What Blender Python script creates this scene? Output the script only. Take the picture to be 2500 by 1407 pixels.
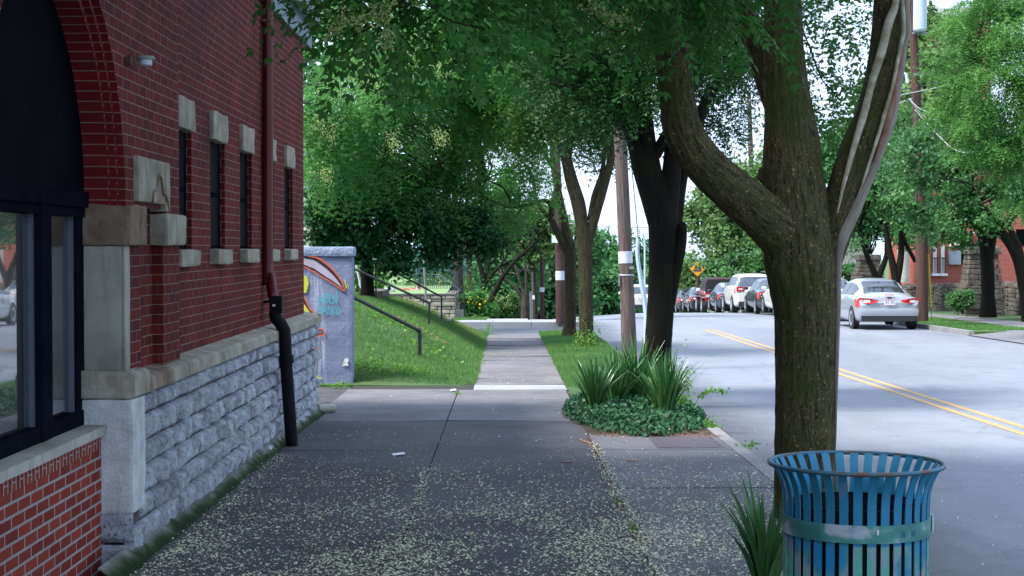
import bpy, math, random
import numpy as np
from mathutils import Vector
rng = np.random.default_rng(7); random.seed(7)
R = math.radians
for o in list(bpy.data.objects): bpy.data.objects.remove(o)
SC = bpy.context.scene; COL = SC.collection
# ------------------------------------------------------------------ camera
F = 4000.0; PX, PY = 1250.0, 703.5
H = 1.75
PITCH = math.atan(98.5/F); YAW = math.atan(17/F)
cd = bpy.data.cameras.new('camera'); cam = bpy.data.objects.new('camera', cd); COL.objects.link(cam)
cam.location = (0, 0, H); cam.rotation_euler = (math.pi/2-PITCH, 0, -YAW)
cd.sensor_width = 36; cd.lens = 36*F/2500; cd.clip_start = .05; cd.clip_end = 3000
SC.camera = cam
CW = np.array([math.sin(YAW)*math.cos(PITCH), math.cos(YAW)*math.cos(PITCH), -math.sin(PITCH)])
CR = np.array([math.cos(YAW), -math.sin(YAW), 0.]); CU = np.cross(CR, CW)
def P(px, py, Y):
    d = CW+CR*(px-PX)/F+CU*(PY-py)/F
    return np.array([0, 0, H])+d*(Y/d[1])
# ------------------------------------------------------------------ world, sun, exposure
SUN_EL, SUN_AZ = 57., 247.          # azimuth clockwise from +Y: behind and left of the camera
w = bpy.data.worlds.new("World"); SC.world = w; w.use_nodes = True
nt = w.node_tree; nt.nodes.clear()
wo = nt.nodes.new('ShaderNodeOutputWorld'); bg = nt.nodes.new('ShaderNodeBackground')
sky = nt.nodes.new('ShaderNodeTexSky'); sky.sky_type = 'NISHITA'; sky.sun_disc = False
sky.sun_elevation = R(SUN_EL); sky.sun_rotation = R(SUN_AZ); sky.air_density = 1.3; sky.dust_density = 2.5
tc = nt.nodes.new('ShaderNodeTexCoord'); nz = nt.nodes.new('ShaderNodeTexNoise'); nz.inputs['Scale'].default_value = 2.2
nz.inputs['Detail'].default_value = 5
cr = nt.nodes.new('ShaderNodeValToRGB'); cr.color_ramp.elements[0].position = .3; cr.color_ramp.elements[0].color = (.62,.62,.62,1)
cr.color_ramp.elements[1].position = .7; cr.color_ramp.elements[1].color = (.92,.92,.92,1)
mx = nt.nodes.new('ShaderNodeMix'); mx.data_type = 'RGBA'
mx.inputs[7].default_value = (7.4, 9.2, 12.6, 1)      # thin bright cloud
nt.links.new(tc.outputs['Generated'], nz.inputs['Vector']); nt.links.new(nz.outputs['Fac'], cr.inputs['Fac'])
nt.links.new(cr.outputs['Color'], mx.inputs[0]); nt.links.new(sky.outputs['Color'], mx.inputs[6])
nt.links.new(mx.outputs[2], bg.inputs['Color']); bg.inputs['Strength'].default_value = .095
nt.links.new(bg.outputs[0], wo.inputs['Surface'])
sl = bpy.data.lights.new('sun', 'SUN'); sl.energy = 4.4; sl.angle = R(14); sl.color = (1, .97, .92)
so = bpy.data.objects.new('sun', sl); COL.objects.link(so)
az, el = R(SUN_AZ), R(SUN_EL)
sd = Vector((math.sin(az)*math.cos(el), math.cos(az)*math.cos(el), math.sin(el)))
so.rotation_euler = sd.to_track_quat('Z', 'Y').to_euler(); so.location = (0, 0, 30)
SC.view_settings.view_transform = 'Standard'; SC.view_settings.look = 'None'
SC.view_settings.exposure = 1.05; SC.view_settings.gamma = 1; SC.view_settings.use_curve_mapping = False
SC.cycles.max_bounces = 6; SC.cycles.transparent_max_bounces = 4
# ------------------------------------------------------------------ materials
def s2l(c): return tuple((v/12.92 if v <= .04045 else ((v+.055)/1.055)**2.4) for v in c)
class N:
    def __init__(s, name):
        s.m = bpy.data.materials.new(name); s.m.use_nodes = True; s.t = s.m.node_tree; s.t.nodes.clear()
        s.out = s.n('ShaderNodeOutputMaterial'); s.b = s.n('ShaderNodeBsdfPrincipled'); s.l(s.b.outputs[0], s.out.inputs[0])
    def n(s, t, **k):
        x = s.t.nodes.new(t)
        for a, b in k.items(): setattr(x, a, b)
        return x
    def l(s, a, b): s.t.links.new(a, b)
    def coord(s, kind='Object', sc=(1, 1, 1), rot=(0, 0, 0)):
        c = s.n('ShaderNodeTexCoord'); m = s.n('ShaderNodeMapping'); m.inputs['Scale'].default_value = sc; m.inputs['Rotation'].default_value = rot
        s.l(c.outputs[kind], m.inputs['Vector']); return m.outputs[0]
    def noise(s, vec, scale, detail=6, rough=.6):
        x = s.n('ShaderNodeTexNoise'); x.inputs['Scale'].default_value = scale; x.inputs['Detail'].default_value = detail
        x.inputs['Roughness'].default_value = rough; s.l(vec, x.inputs['Vector']); return x.outputs['Fac']
    def ramp(s, fac, stops):
        x = s.n('ShaderNodeValToRGB'); e = x.color_ramp.elements
        while len(e) < len(stops): e.new(.5)
        for i, (p, c) in enumerate(stops):
            e[i].position = p; e[i].color = (c, c, c, 1) if isinstance(c, (int, float)) else (*c[:3], 1)
        s.l(fac, x.inputs[0]); return x.outputs[0]
    def mix(s, fac, a, b, mode='MIX'):
        x = s.n('ShaderNodeMix', data_type='RGBA', blend_type=mode)
        for sock, v in ((x.inputs[0], fac), (x.inputs[6], a), (x.inputs[7], b)):
            if isinstance(v, (int, float)): sock.default_value = v
            elif isinstance(v, tuple): sock.default_value = (*v[:3], 1)
            else: s.l(v, sock)
        return x.outputs[2]
    def bump(s, h, dist, strength=1.):
        x = s.n('ShaderNodeBump'); x.inputs['Distance'].default_value = dist; x.inputs['Strength'].default_value = strength
        s.l(h, x.inputs['Height']); s.l(x.outputs[0], s.b.inputs['Normal']); return x
    def fin(s, col=None, rough=.8, spec=None, metal=None):
        if col is not None:
            if isinstance(col, tuple): s.b.inputs['Base Color'].default_value = (*col[:3], 1)
            else: s.l(col, s.b.inputs['Base Color'])
        if isinstance(rough, (int, float)): s.b.inputs['Roughness'].default_value = rough
        else: s.l(rough, s.b.inputs['Roughness'])
        if spec is not None: s.b.inputs['Specular IOR Level'].default_value = spec
        if metal is not None: s.b.inputs['Metallic'].default_value = metal
        return s.m
def simple(name, c1, c2=None, scale=8, rough=.7, bump=0, bscale=40, metal=0, spec=None, coord='Object', sc=(1, 1, 1)):
    m = N(name); v = m.coord(coord, sc)
    col = c1 if c2 is None else m.mix(m.ramp(m.noise(v, scale), [(.35, 0.), (.65, 1.)]), c1, c2)
    if bump: m.bump(m.noise(v, bscale, 5), bump)
    return m.fin(col, rough, spec, metal)
def brick(name, ca, cb, mortar, dirt=.5, white=.35, msize=.0045, bw=.215):
    m = N(name); v = m.coord('UV'); o = m.coord('Object')
    b = m.n('ShaderNodeTexBrick'); m.l(v, b.inputs['Vector'])
    b.inputs['Scale'].default_value = 1; b.inputs['Brick Width'].default_value = bw; b.inputs['Row Height'].default_value = .0655
    b.inputs['Mortar Size'].default_value = msize; b.inputs['Mortar Smooth'].default_value = .15; b.inputs['Bias'].default_value = -.1
    b.inputs['Color1'].default_value = (*ca, 1); b.inputs['Color2'].default_value = (*cb, 1); b.inputs['Mortar'].default_value = (*mortar, 1)
    n1 = m.noise(o, 1.6, 8, .7); n2 = m.noise(m.coord('Object', (6, 6, 1.2)), 3, 6, .65); n3 = m.noise(o, 60, 4)
    col = m.mix(m.ramp(n1, [(.35, .0), (.7, dirt)]), b.outputs['Color'], (.03, .012, .014))
    col = m.mix(m.ramp(n2, [(.56, 0.), (.78, white)]), col, (.30, .22, .28))
    col = m.mix(m.ramp(n3, [(.4, 0.), (.8, .25)]), col, (.02, .01, .01))
    x = m.n('ShaderNodeMath', operation='MULTIPLY_ADD'); m.l(b.outputs['Fac'], x.inputs[0]); x.inputs[1].default_value = -1.; m.l(m.mix(1., n3, n1, 'ADD'), x.inputs[2])
    m.bump(x.outputs[0], .006, .9)
    return m.fin(col, .8, .12)
def leafmat(name, dark, light, trans=.35, rough=.5, tip=None, spec=.18):
    m = N(name); a = m.n('ShaderNodeAttribute', attribute_name='rnd'); a2 = m.noise(m.coord('Object'), .55, 3)
    f = m.mix(.35, a.outputs['Fac'], a2)
    stops = [(.1, dark), (.62, light)]
    if tip: stops.append((.97, tip))
    col = m.ramp(f, stops); m.fin(col, rough, spec)
    tr = m.n('ShaderNodeBsdfTranslucent'); m.l(m.mix(.6, col, tuple(min(1, c*1.6) for c in light)), tr.inputs[0])
    ms = m.n('ShaderNodeMixShader'); ms.inputs[0].default_value = trans
    m.l(m.b.outputs[0], ms.inputs[1]); m.l(tr.outputs[0], ms.inputs[2]); m.l(ms.outputs[0], m.out.inputs[0])
    return m.m
def barkmat(name, dark, mid, light, moss=(.045, .07, .012), mossamt=.5, su=7., sv=1.1, bump=.02):
    m = N(name); v = m.coord('UV', (su, sv, 1)); v2 = m.coord('UV', (su*2.6, sv*2.2, 1)); o = m.coord('Object')
    n1 = m.noise(v, 3, 8, .62); n2 = m.noise(v2, 4, 8, .65); n3 = m.noise(o, 2.2, 5); n4 = m.noise(o, 45, 4, .6)
    f = m.mix(.5, n1, n2)
    col = m.ramp(f, [(.40, dark), (.52, mid), (.585, mid), (.66, light)])
    col = m.mix(m.ramp(n4, [(.60, 0.), (.72, .55)]), col, tuple(c*1.7 for c in light))
    mo = m.mix(1., m.ramp(n3, [(.50, 0.), (.62, mossamt)]), m.ramp(n4, [(.3, .4), (.6, 1.)]), 'MULTIPLY')
    col = m.mix(mo, col, moss)
    m.bump(f, bump*2.2, 1.); return m.fin(col, .9, .15)
M = {}
M['brick'] = brick('red_brick', (.19, .020, .015), (.10, .011, .010), (.33, .25, .21), .6, .22, .0032)
M['brick_jamb'] = brick('glazed_red_brick', (.21, .016, .020), (.15, .012, .016), (.34, .25, .20), .35, .05, .0035, 3.)
M['brick_low'] = brick('orange_brick', (.35, .050, .030), (.21, .028, .020), (.42, .38, .37), .35, .05, .008)
M['brick_far'] = brick('far_red_brick', (.42, .07, .045), (.30, .05, .035), (.45, .35, .32), .15, .0, .006)
def stonemat(name, a, b, c, scale=5, bump=.012, rust=0, pit=.2):
    m = N(name); o = m.coord('Object'); st = m.coord('Object', (5, 5, .8))
    n1 = m.noise(o, scale, 8, .65); n2 = m.noise(st, 2.5, 6); n3 = m.noise(o, 55, 6, .7)
    col = m.ramp(n1, [(.3, a), (.5, b), (.68, c)])
    col = m.mix(m.ramp(n2, [(.54, 0.), (.78, .5)]), col, tuple(x*.4 for x in a))
    if rust: col = m.mix(m.ramp(m.noise(o, 3.1, 4), [(.52, 0.), (.66, rust)]), col, (.19, .10, .045))
    col = m.mix(m.ramp(n3, [(.37, pit), (.45, 0.)]), col, tuple(x*.25 for x in a))
    m.bump(m.mix(.5, n3, n1), bump, 1.); return m.fin(col, .9, .2)
M['lime'] = stonemat('limestone', (.22, .20, .155), (.35, .32, .25), (.46, .425, .345), 5, .01, .35)
M['lime_brown'] = stonemat('brown_limestone', (.16, .11, .075), (.24, .17, .12), (.36, .30, .24), 5, .014, .6)
M['lime_smooth'] = stonemat('smooth_limestone', (.24, .225, .185), (.39, .37, .315), (.48, .455, .40), 2, .004, .12, .1)
M['lime_white'] = stonemat('pale_stone', (.46, .46, .45), (.62, .62, .62), (.72, .72, .72), 9, .02)
M['rubble'] = stonemat('rubble_stone', (.22, .23, .26), (.48, .50, .56), (.74, .76, .82), 4.5, .045, .22, .8)
M['stone_dark'] = stonemat('dark_field_stone', (.055, .048, .04), (.10, .09, .075), (.17, .155, .13), 3, .04, .3, .6)
M['mortar'] = simple('old_mortar', (.10, .09, .085), (.05, .045, .045), 9, .95, .006, 60)
def concrete(name, a, b, stain=.6, moss=0):
    m = N(name); o = m.coord('Object'); n1 = m.noise(o, .7, 6, .6); n2 = m.noise(o, 3.3, 8, .7); n3 = m.noise(o, 160, 3, .7); n4 = m.noise(o, 30, 6, .7)
    col = m.mix(m.ramp(n2, [(.3, 0.), (.7, 1.)]), a, b)
    col = m.mix(m.ramp(n1, [(.42, 0.), (.66, stain)]), col, (.035, .033, .036))
    col = m.mix(m.ramp(n3, [(.35, .55), (.5, 0.)]), col, (.04, .04, .045))
    col = m.mix(m.ramp(n4, [(.6, 0.), (.75, .3)]), col, tuple(min(1, x*1.6) for x in b))
    m.bump(m.mix(.5, n3, n4), .004, .8); return m.fin(col, .85, .3)
M['walk'] = concrete('pavement_concrete', (.062, .060, .066), (.105, .10, .108), .65)  # near slabs darkened: foreground shade is put into this colour
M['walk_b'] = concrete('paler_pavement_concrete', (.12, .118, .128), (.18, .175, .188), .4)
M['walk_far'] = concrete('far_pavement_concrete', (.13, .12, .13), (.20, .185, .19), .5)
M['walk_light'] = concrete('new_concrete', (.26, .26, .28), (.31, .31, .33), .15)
M['kerb'] = concrete('kerb_concrete', (.20, .19, .195), (.28, .27, .27), .35)
M['joint'] = simple('dark_soil', (.012, .012, .010), (.03, .03, .018), 9, 1., .004, 60)
def asphalt():
    m = N('asphalt'); o = m.coord('Object'); n1 = m.noise(m.coord('Object', (1, .25, 1)), .35, 5, .6); n2 = m.noise(o, 110, 4, .75); n3 = m.noise(o, 2.2, 6)
    col = m.ramp(n1, [(.35, (.13, .14, .165)), (.65, (.19, .20, .235))])
    col = m.mix(m.ramp(n3, [(.45, 0.), (.7, .3)]), col, (.06, .062, .075))
    col = m.mix(m.ramp(n2, [(.3, .7), (.45, 0.)]), col, (.025, .027, .035))
    col = m.mix(m.ramp(n2, [(.54, 0.), (.66, .75)]), col, (.38, .39, .43))
    # tar stained gutter along the near kerb, widened to paint in the canopy's shade
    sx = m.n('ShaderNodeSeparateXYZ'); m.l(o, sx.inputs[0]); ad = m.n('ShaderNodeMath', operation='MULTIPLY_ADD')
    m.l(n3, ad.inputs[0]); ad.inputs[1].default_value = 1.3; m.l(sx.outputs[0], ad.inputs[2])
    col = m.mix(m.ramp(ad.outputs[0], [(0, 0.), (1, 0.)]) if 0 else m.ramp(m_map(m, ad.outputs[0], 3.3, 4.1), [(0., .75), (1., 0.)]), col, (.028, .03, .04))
    vo = m.n('ShaderNodeTexVoronoi', feature='DISTANCE_TO_EDGE'); vo.inputs['Scale'].default_value = .33; ds = m.n('ShaderNodeVectorMath', operation='ADD'); nn = m.n('ShaderNodeTexNoise'); nn.inputs['Scale'].default_value = 1.5; nn.inputs['Detail'].default_value = 6; m.l(o, nn.inputs['Vector']); m.l(o, ds.inputs[0]); m.l(nn.outputs['Color'], ds.inputs[1]); m.l(ds.outputs[0], vo.inputs['Vector'])
    col = m.mix(m.ramp(vo.outputs['Distance'], [(0., .35), (.010, 0.)]), col, (.03, .032, .04))
    n5 = m.noise(m.coord('Object', (1, .35, 1)), 1.1, 5, .6); col = m.mix(m.ramp(n5, [(.58, 0.), (.66, .35)]), col, (.06, .065, .085))
    m.bump(n2, .006, .8); return m.fin(col, .62, .5)
def m_map(m, s, a, b):
    x = m.n('ShaderNodeMapRange'); x.inputs[1].default_value = a; x.inputs[2].default_value = b; m.l(s, x.inputs[0]); return x.outputs[0]
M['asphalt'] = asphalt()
M['alley'] = simple('broken_asphalt', (.03, .03, .036), (.075, .075, .085), 6, .85, .02, 30)
M['yellow'] = simple('worn_yellow_paint', (.46, .25, .06), (.30, .22, .13), 16, .7, .002, 90)
M['soil'] = simple('soil', (.03, .022, .014), (.06, .045, .025), 6, 1., .03, 20)
M['turf'] = simple('turf', (.03, .075, .018), (.07, .13, .035), 1.4, 1., .04, 25)
M['grassblade'] = leafmat('grass_blades', (.035, .105, .028), (.10, .22, .055), .3, .6, (.26, .31, .12))
M['leaf_near'] = leafmat('pinnate_leaf_near', (.010, .052, .012), (.048, .165, .030), .42, .42)
M['leaf_A'] = leafmat('pinnate_leaf', (.012, .052, .012), (.060, .17, .030), .42, .45)
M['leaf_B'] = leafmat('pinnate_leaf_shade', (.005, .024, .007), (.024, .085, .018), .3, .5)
M['leaf_C'] = leafmat('pinnate_leaf_yellow', (.018, .080, .026), (.085, .25, .058), .5, .5, (.22, .36, .07))
M['leaf_maple'] = leafmat('maple_leaf', (.008, .036, .014), (.026, .092, .032), .28, .45)
M['leaf_maple2'] = leafmat('light_maple_leaf', (.03, .11, .035), (.08, .22, .07), .4, .5)
M['leaf_pear'] = leafmat('pear_leaf', (.014, .060, .020), (.060, .17, .045), .32, .45, None, .25)
M['leaf_locust'] = leafmat('locust_leaf', (.022, .085, .02), (.085, .23, .045), .35, .55, (.19, .36, .08))
M['leaf_far'] = leafmat('far_leaf', (.018, .08, .030), (.060, .18, .06), .35, .6)
M['leaf_far2'] = leafmat('far_yellow_leaf', (.035, .09, .03), (.11, .20, .06), .3, .6)
M['leaf_blue'] = leafmat('blue_green_needle', (.04, .13, .09), (.11, .26, .19), .3, .5)
M['leaf_ivy'] = leafmat('ground_cover_leaf', (.006, .036, .016), (.028, .105, .042), .15, .45, None, .22)
M['leaf_yucca'] = leafmat('yucca_blade', (.018, .08, .028), (.070, .19, .055), .12, .3, (.14, .24, .07), .3)
M['leaf_weed'] = leafmat('weed_leaf', (.05, .14, .02), (.12, .28, .04), .3, .5)
M['blossom'] = leafmat('pale_blossom', (.12, .22, .04), (.40, .46, .18), .3, .6)
M['petal'] = leafmat('fallen_petal', (.50, .52, .28), (.90, .88, .64), .1, .7)
M['yleaf'] = leafmat('yellow_leaf', (.45, .24, .03), (.6, .36, .05), .1, .6)
M['bark_A'] = barkmat('mossy_bark', (.014, .013, .008), (.105, .092, .045), (.48, .35, .16), (.045, .080, .010), .75, su=15., sv=2.2)
M['bark_B'] = barkmat('dark_bark', (.004, .0035, .003), (.011, .009, .007), (.032, .026, .018), (.012, .024, .005), .4)
M['bark_C'] = barkmat('brown_bark', (.012, .009, .007), (.050, .042, .024), (.14, .11, .06), (.05, .06, .02), .25)
M['bark_far'] = simple('far_bark', (.018, .014, .011), (.05, .038, .028), 6, .95)
M['deadwood'] = simple('bleached_dead_wood', (.42, .38, .33), (.20, .16, .12), 5, .8, .006, 40, coord='UV', sc=(30, 1, 1))
M['callus'] = simple('pale_callus_bark', (.50, .46, .36), (.20, .18, .09), 12, .85, .006, 60)
M['heart'] = simple('red_heartwood', (.17, .055, .035), (.30, .17, .12), 9, .85, .006, 50)
def polemat(name, a, b):
    m = N(name); v = m.coord('UV', (10, .5, 1)); n1 = m.noise(v, 4, 8, .7); n2 = m.noise(m.coord('UV', (40, .6, 1)), 3, 5)
    col = m.mix(m.ramp(n1, [(.35, 0.), (.65, 1.)]), a, b); col = m.mix(m.ramp(n2, [(.3, .8), (.42, 0.)]), col, (.02, .012, .01))
    m.bump(n1, .012); return m.fin(col, .85, .2)
M['pole'] = polemat('weathered_pole', (.065, .046, .040), (.155, .122, .11))
M['pole_red'] = polemat('creosote_pole', (.05, .028, .024), (.11, .06, .048))
M['pole_dark'] = polemat('dark_pole', (.035, .02, .02), (.10, .055, .05))
M['white'] = simple('white_sheet', (.62, .64, .70), (.48, .50, .56), 10, .6)
M['guard'] = simple('grey_plastic_guard', (.36, .46, .54), (.44, .53, .60), 4, .5)
M['guard_y'] = simple('yellow_plastic_guard', (.45, .32, .02), None, 4, .5)
M['steel'] = simple('dull_steel', (.30, .31, .32), (.20, .21, .22), 8, .5, metal=.4)
M['wire'] = simple('wire', (.02, .02, .022), None, rough=.6)
M['wire_l'] = simple('pale_wire', (.30, .31, .33), None, rough=.6)
M['black'] = simple('black_metal', (.012, .012, .014), (.02, .02, .022), 10, .35, spec=.5)
M['blackplastic'] = simple('black_pipe', (.006, .006, .008), (.010, .010, .012), 6, .6, spec=.12)
M['redpipe'] = simple('red_painted_pipe', (.14, .008, .012), (.105, .007, .010), 3, .45, .001, 30)
M['darkframe'] = simple('black_window_frame', (.006, .007, .012), (.010, .011, .018), 5, .95, spec=0.)
M['canvas'] = simple('navy_canvas', (.002, .003, .006), (.004, .005, .009), 2, .9, spec=.03)
M['silverframe'] = simple('silver_sash', (.09, .10, .13), None, rough=.4)
M['cornice'] = simple('grey_painted_cornice', (.20, .26, .30), (.15, .19, .23), 3, .6)
M['roof'] = simple('slate_roof', (.09, .09, .11), (.14, .13, .16), 5, .8)
M['interior'] = simple('dark_interior', (.006, .006, .008), None, rough=1)
def glassmat(name, dark, gl):
    m = N(name); m.fin(dark, .3, .5); g = m.n('ShaderNodeBsdfGlossy'); g.inputs['Roughness'].default_value = .015; g.inputs['Color'].default_value = (.9, .93, 1, 1)
    ms = m.n('ShaderNodeMixShader'); ms.inputs[0].default_value = gl; m.l(m.b.outputs[0], ms.inputs[1]); m.l(g.outputs[0], ms.inputs[2]); m.l(ms.outputs[0], m.out.inputs[0]); return m.m
M['glass_big'] = glassmat('shop_glass', (.004, .004, .006), .36)
M['glass_dark'] = simple('dark_glass', (.002, .003, .004), rough=.6, spec=.03)
M['carglass'] = glassmat('car_glass', (.006, .010, .012), .14)
def paint(name, c, metal=0, rough=.25):
    m = N(name); m.fin(c, rough, .5, metal); m.b.inputs['Coat Weight'].default_value = .6; m.b.inputs['Coat Roughness'].default_value = .06; return m.m
for k, c, me in (('silver', (.33, .35, .39), .3), ('whitecar', (.60, .59, .56), 0), ('darkcar', (.020, .026, .032), .2), ('bluecar', (.035, .045, .085), .3),
                 ('redcar', (.36, .01, .02), 0), ('greycar', (.05, .055, .065), .3)): M[k] = paint(k+'_paint', c, me)
M['tyre'] = simple('tyre', (.012, .012, .013), rough=.8); M['rim'] = simple('rim', (.5, .52, .55), rough=.3, metal=.7)
M['tail'] = paint('tail_light', (.55, .012, .012)); M['tailw'] = paint('clear_light', (.75, .72, .72)); M['chrome'] = simple('chrome', (.6, .62, .65), rough=.2, metal=.9)
M['plate'] = simple('plate_white', (.72, .72, .74), rough=.5); M['ink'] = simple('ink', (.03, .04, .10), rough=.6); M['platered'] = simple('plate_red', (.5, .08, .08), rough=.5)
M['softtop'] = simple('black_soft_top', (.012, .012, .013), rough=.85); M['trim'] = simple('black_bumper', (.015, .016, .018), rough=.6)
def canmat(name, low):
    m = N(name); o = m.coord('Object'); n1 = m.noise(o, 4.0, 4, .5); n2 = m.noise(o, 22, 6, .7); n3 = m.noise(m.coord('Object', (1, 1, .5)), 9, 6, .6)
    if low:
        col = m.ramp(n1, [(.34, (.012, .17, .36)), (.43, (.04, .22, .27)), (.49, (.20, .27, .31)), (.55, (.06, .33, .24)), (.63, (.15, .52, .38))])
    else:
        col = m.ramp(n1, [(.3, (.016, .15, .22)), (.5, (.016, .18, .32)), (.7, (.035, .24, .36))])
    col = m.mix(m.ramp(n3, [(.60, 0.), (.7, .5)]), col, (.16, .22, .27))
    col = m.mix(m.ramp(n2, [(.62, 0.), (.68, .85)]), col, (.12, .035, .015))
    m.bump(n2, .001, .6); return m.fin(col, .5, .3)
M['can_top'] = canmat('blue_painted_steel', 0); M['can_low'] = canmat('worn_green_blue_paint', 1)
def bandmat():
    m = N('green_band_paint'); o = m.coord('Object', (1, 1, 1.6)); n1 = m.noise(o, 5.0, 4, .5); n2 = m.noise(o, 30, 6, .7)
    col = m.ramp(n1, [(.42, (.025, .15, .14)), (.54, (.045, .22, .19)), (.60, (.30, .37, .42)), (.70, (.34, .39, .46))])
    col = m.mix(m.ramp(n2, [(.67, 0.), (.73, .85)]), col, (.14, .045, .02)); return m.fin(col, .42, .5)
M['can_band'] = bandmat()
def rimmat():
    m = N('rusty_rim_paint'); n = m.noise(m.coord('Object'), 12, 6, .7)
    return m.fin(m.ramp(n, [(.45, (.02, .12, .20)), (.55, (.05, .10, .11)), (.62, (.12, .05, .035))]), .5)
M['can_rim'] = rimmat()
def graf():
    m = N('painted_grey_wall'); o = m.coord('Object'); st = m.coord('Object', (9, 9, .35)); n1 = m.noise(o, 2.0, 6); n2 = m.noise(st, 4, 8, .75); n3 = m.noise(o, 28, 6, .7)
    col = m.mix(m.ramp(n1, [(.35, 0.), (.65, 1.)]), (.17, .20, .31), (.24, .27, .39))
    sx = m.n('ShaderNodeSeparateXYZ'); m.l(o, sx.inputs[0]); win = m.mix(1., m.ramp(m_map(m, sx.outputs[0], -3.4, -2.45), [(0., .6), (.8, 1.), (.86, 0.)]), m.ramp(n2, [(.46, 0.), (.6, .8)]), 'MULTIPLY')
    col = m.mix(win, col, (.52, .54, .64))
    col = m.mix(m.ramp(n3, [(.66, 0.), (.72, .6)]), col, (.07, .08, .11)); m.bump(m.mix(.5, n3, n1), .02, .9); return m.fin(col, .75, .3)
M['graf'] = graf(); M['capstone'] = simple('grey_blue_cap', (.22, .29, .42), (.28, .35, .47), 6, .8, .02, 25)
M['g_blue'] = simple('faded_blue_mark', (.03, .12, .18)); M['g_orange'] = simple('orange_spray', (.62, .13, .045)); M['g_black'] = simple('black_spray', (.012, .010, .018)); M['g_cyan'] = simple('cyan_spray', (.05, .42, .50))
M['g_pink'] = simple('grey_pink_spray', (.40, .34, .40), (.46, .42, .50), 4); M['g_yellow'] = simple('yellow_spray', (.55, .62, .04))
M['sign_y'] = simple('yellow_sign', (.72, .33, .012), rough=.5); M['orange'] = simple('orange_mark', (.40, .12, .05), (.2, .12, .09), 30, .9)
M['dryleaf'] = simple('dry_brown_leaf', (.20, .075, .035), (.10, .05, .03), 20, .9)
M['iron_blue'] = simple('dark_blue_iron', (.02, .03, .06), rough=.4)
M['plate_iron'] = simple('rusty_iron_cover', (.055, .045, .055), (.08, .06, .07), 12, .6, .003, 90)
M['stucco'] = simple('pale_siding', (.55, .52, .48), (.45, .42, .40), 5, .8); M['pinkwall'] = simple('pale_pink_wall', (.62, .50, .45), rough=.8)
M['metergrey'] = simple('grey_metal_box', (.22, .25, .32), rough=.5); M['cream'] = simple('cream_box', (.55, .53, .45), rough=.6)
M['redflower'] = simple('red_flower', (.6, .02, .03)); M['yelflower'] = simple('yellow_flower', (.7, .45, .02)); M['pinkflower'] = simple('pink_flower', (.6, .3, .4))
M['steps'] = concrete('old_step_concrete', (.09, .085, .075), (.14, .13, .11), .5)
# ------------------------------------------------------------------ object helpers
def tag(o, label=None, cat=None, group=None, kind=None):
    if label: o['label'] = label
    if cat: o['category'] = cat
    if group: o['group'] = group
    if kind: o['kind'] = kind
    return o
def empty(name, loc, label=None, cat=None, group=None, rz=0):
    o = bpy.data.objects.new(name, None); COL.objects.link(o); o.location = loc; o.rotation_euler = (0, 0, rz); o.empty_display_size = .2
    return tag(o, label, cat, group)
def put(name, me, mat, parent=None, world=True):
    o = bpy.data.objects.new(name, me); COL.objects.link(o)
    for mm in (mat if isinstance(mat, (list, tuple)) else [mat]): me.materials.append(mm)
    if parent is not None:
        o.parent = parent
        if world: o.location = -Vector(parent.location) if not parent.rotation_euler.z else o.location
    return o
class MB:
    def __init__(s): s.v = []; s.f = []; s.uv = []; s.mi = []; s.nv = 0
    def add(s, v, f, uv=None, mi=0):
        s.v.append(np.asarray(v, float).reshape(-1, 3)); k = s.nv
        for i, fc in enumerate(f):
            s.f.append([a+k for a in fc]); s.mi.append(mi)
            s.uv.append(uv[i] if uv is not None else [(0, 0)]*len(fc))
        s.nv += len(s.v[-1])
    def quad(s, a, b, c, d, uv=None, mi=0): s.add([a, b, c, d], [(0, 1, 2, 3)], [uv] if uv else None, mi)
    def box(s, x0, x1, y0, y1, z0, z1, mi=0):
        x0, x1 = min(x0, x1), max(x0, x1)
        v = [(x0, y0, z0), (x1, y0, z0), (x1, y1, z0), (x0, y1, z0), (x0, y0, z1), (x1, y0, z1), (x1, y1, z1), (x0, y1, z1)]
        f = [(0, 3, 2, 1), (4, 5, 6, 7), (0, 1, 5, 4), (1, 2, 6, 5), (2, 3, 7, 6), (3, 0, 4, 7)]
        uv = []
        for fc in f:
            P4 = [v[i] for i in fc]
            if fc in (f[0], f[1]): uv.append([(p[0], p[1]) for p in P4])
            elif fc in (f[2], f[4]): uv.append([(p[0], p[2]) for p in P4])
            else: uv.append([(p[1], p[2]) for p in P4])
        s.add(v, f, uv, mi)
    def grid(s, G, U=None, mi=0, flip=False):
        n, m = G.shape[:2]; idx = np.arange(n*m).reshape(n, m)
        f = np.stack([idx[:-1, :-1], idx[1:, :-1], idx[1:, 1:], idx[:-1, 1:]], -1).reshape(-1, 4)
        if flip: f = f[:, ::-1]
        uv = None
        if U is not None:
            uu = U.reshape(-1, 2); uv = [[tuple(uu[i]) for i in fc] for fc in f]
        s.add(G.reshape(-1, 3), f.tolist(), uv, mi)
    def build(s, name, mat, parent=None, smooth=False, world=True):
        me = bpy.data.meshes.new(name); V = np.concatenate(s.v) if s.v else np.zeros((0, 3))
        me.from_pydata(V.tolist(), [], s.f)
        l = me.uv_layers.new(name='UVMap'); l.data.foreach_set('uv', np.array([c for f in s.uv for c in f], float).ravel())
        me.polygons.foreach_set('material_index', s.mi)
        if smooth: me.polygons.foreach_set('use_smooth', [True]*len(s.f))
        me.update(); return put(name, me, mat, parent, world)
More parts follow.
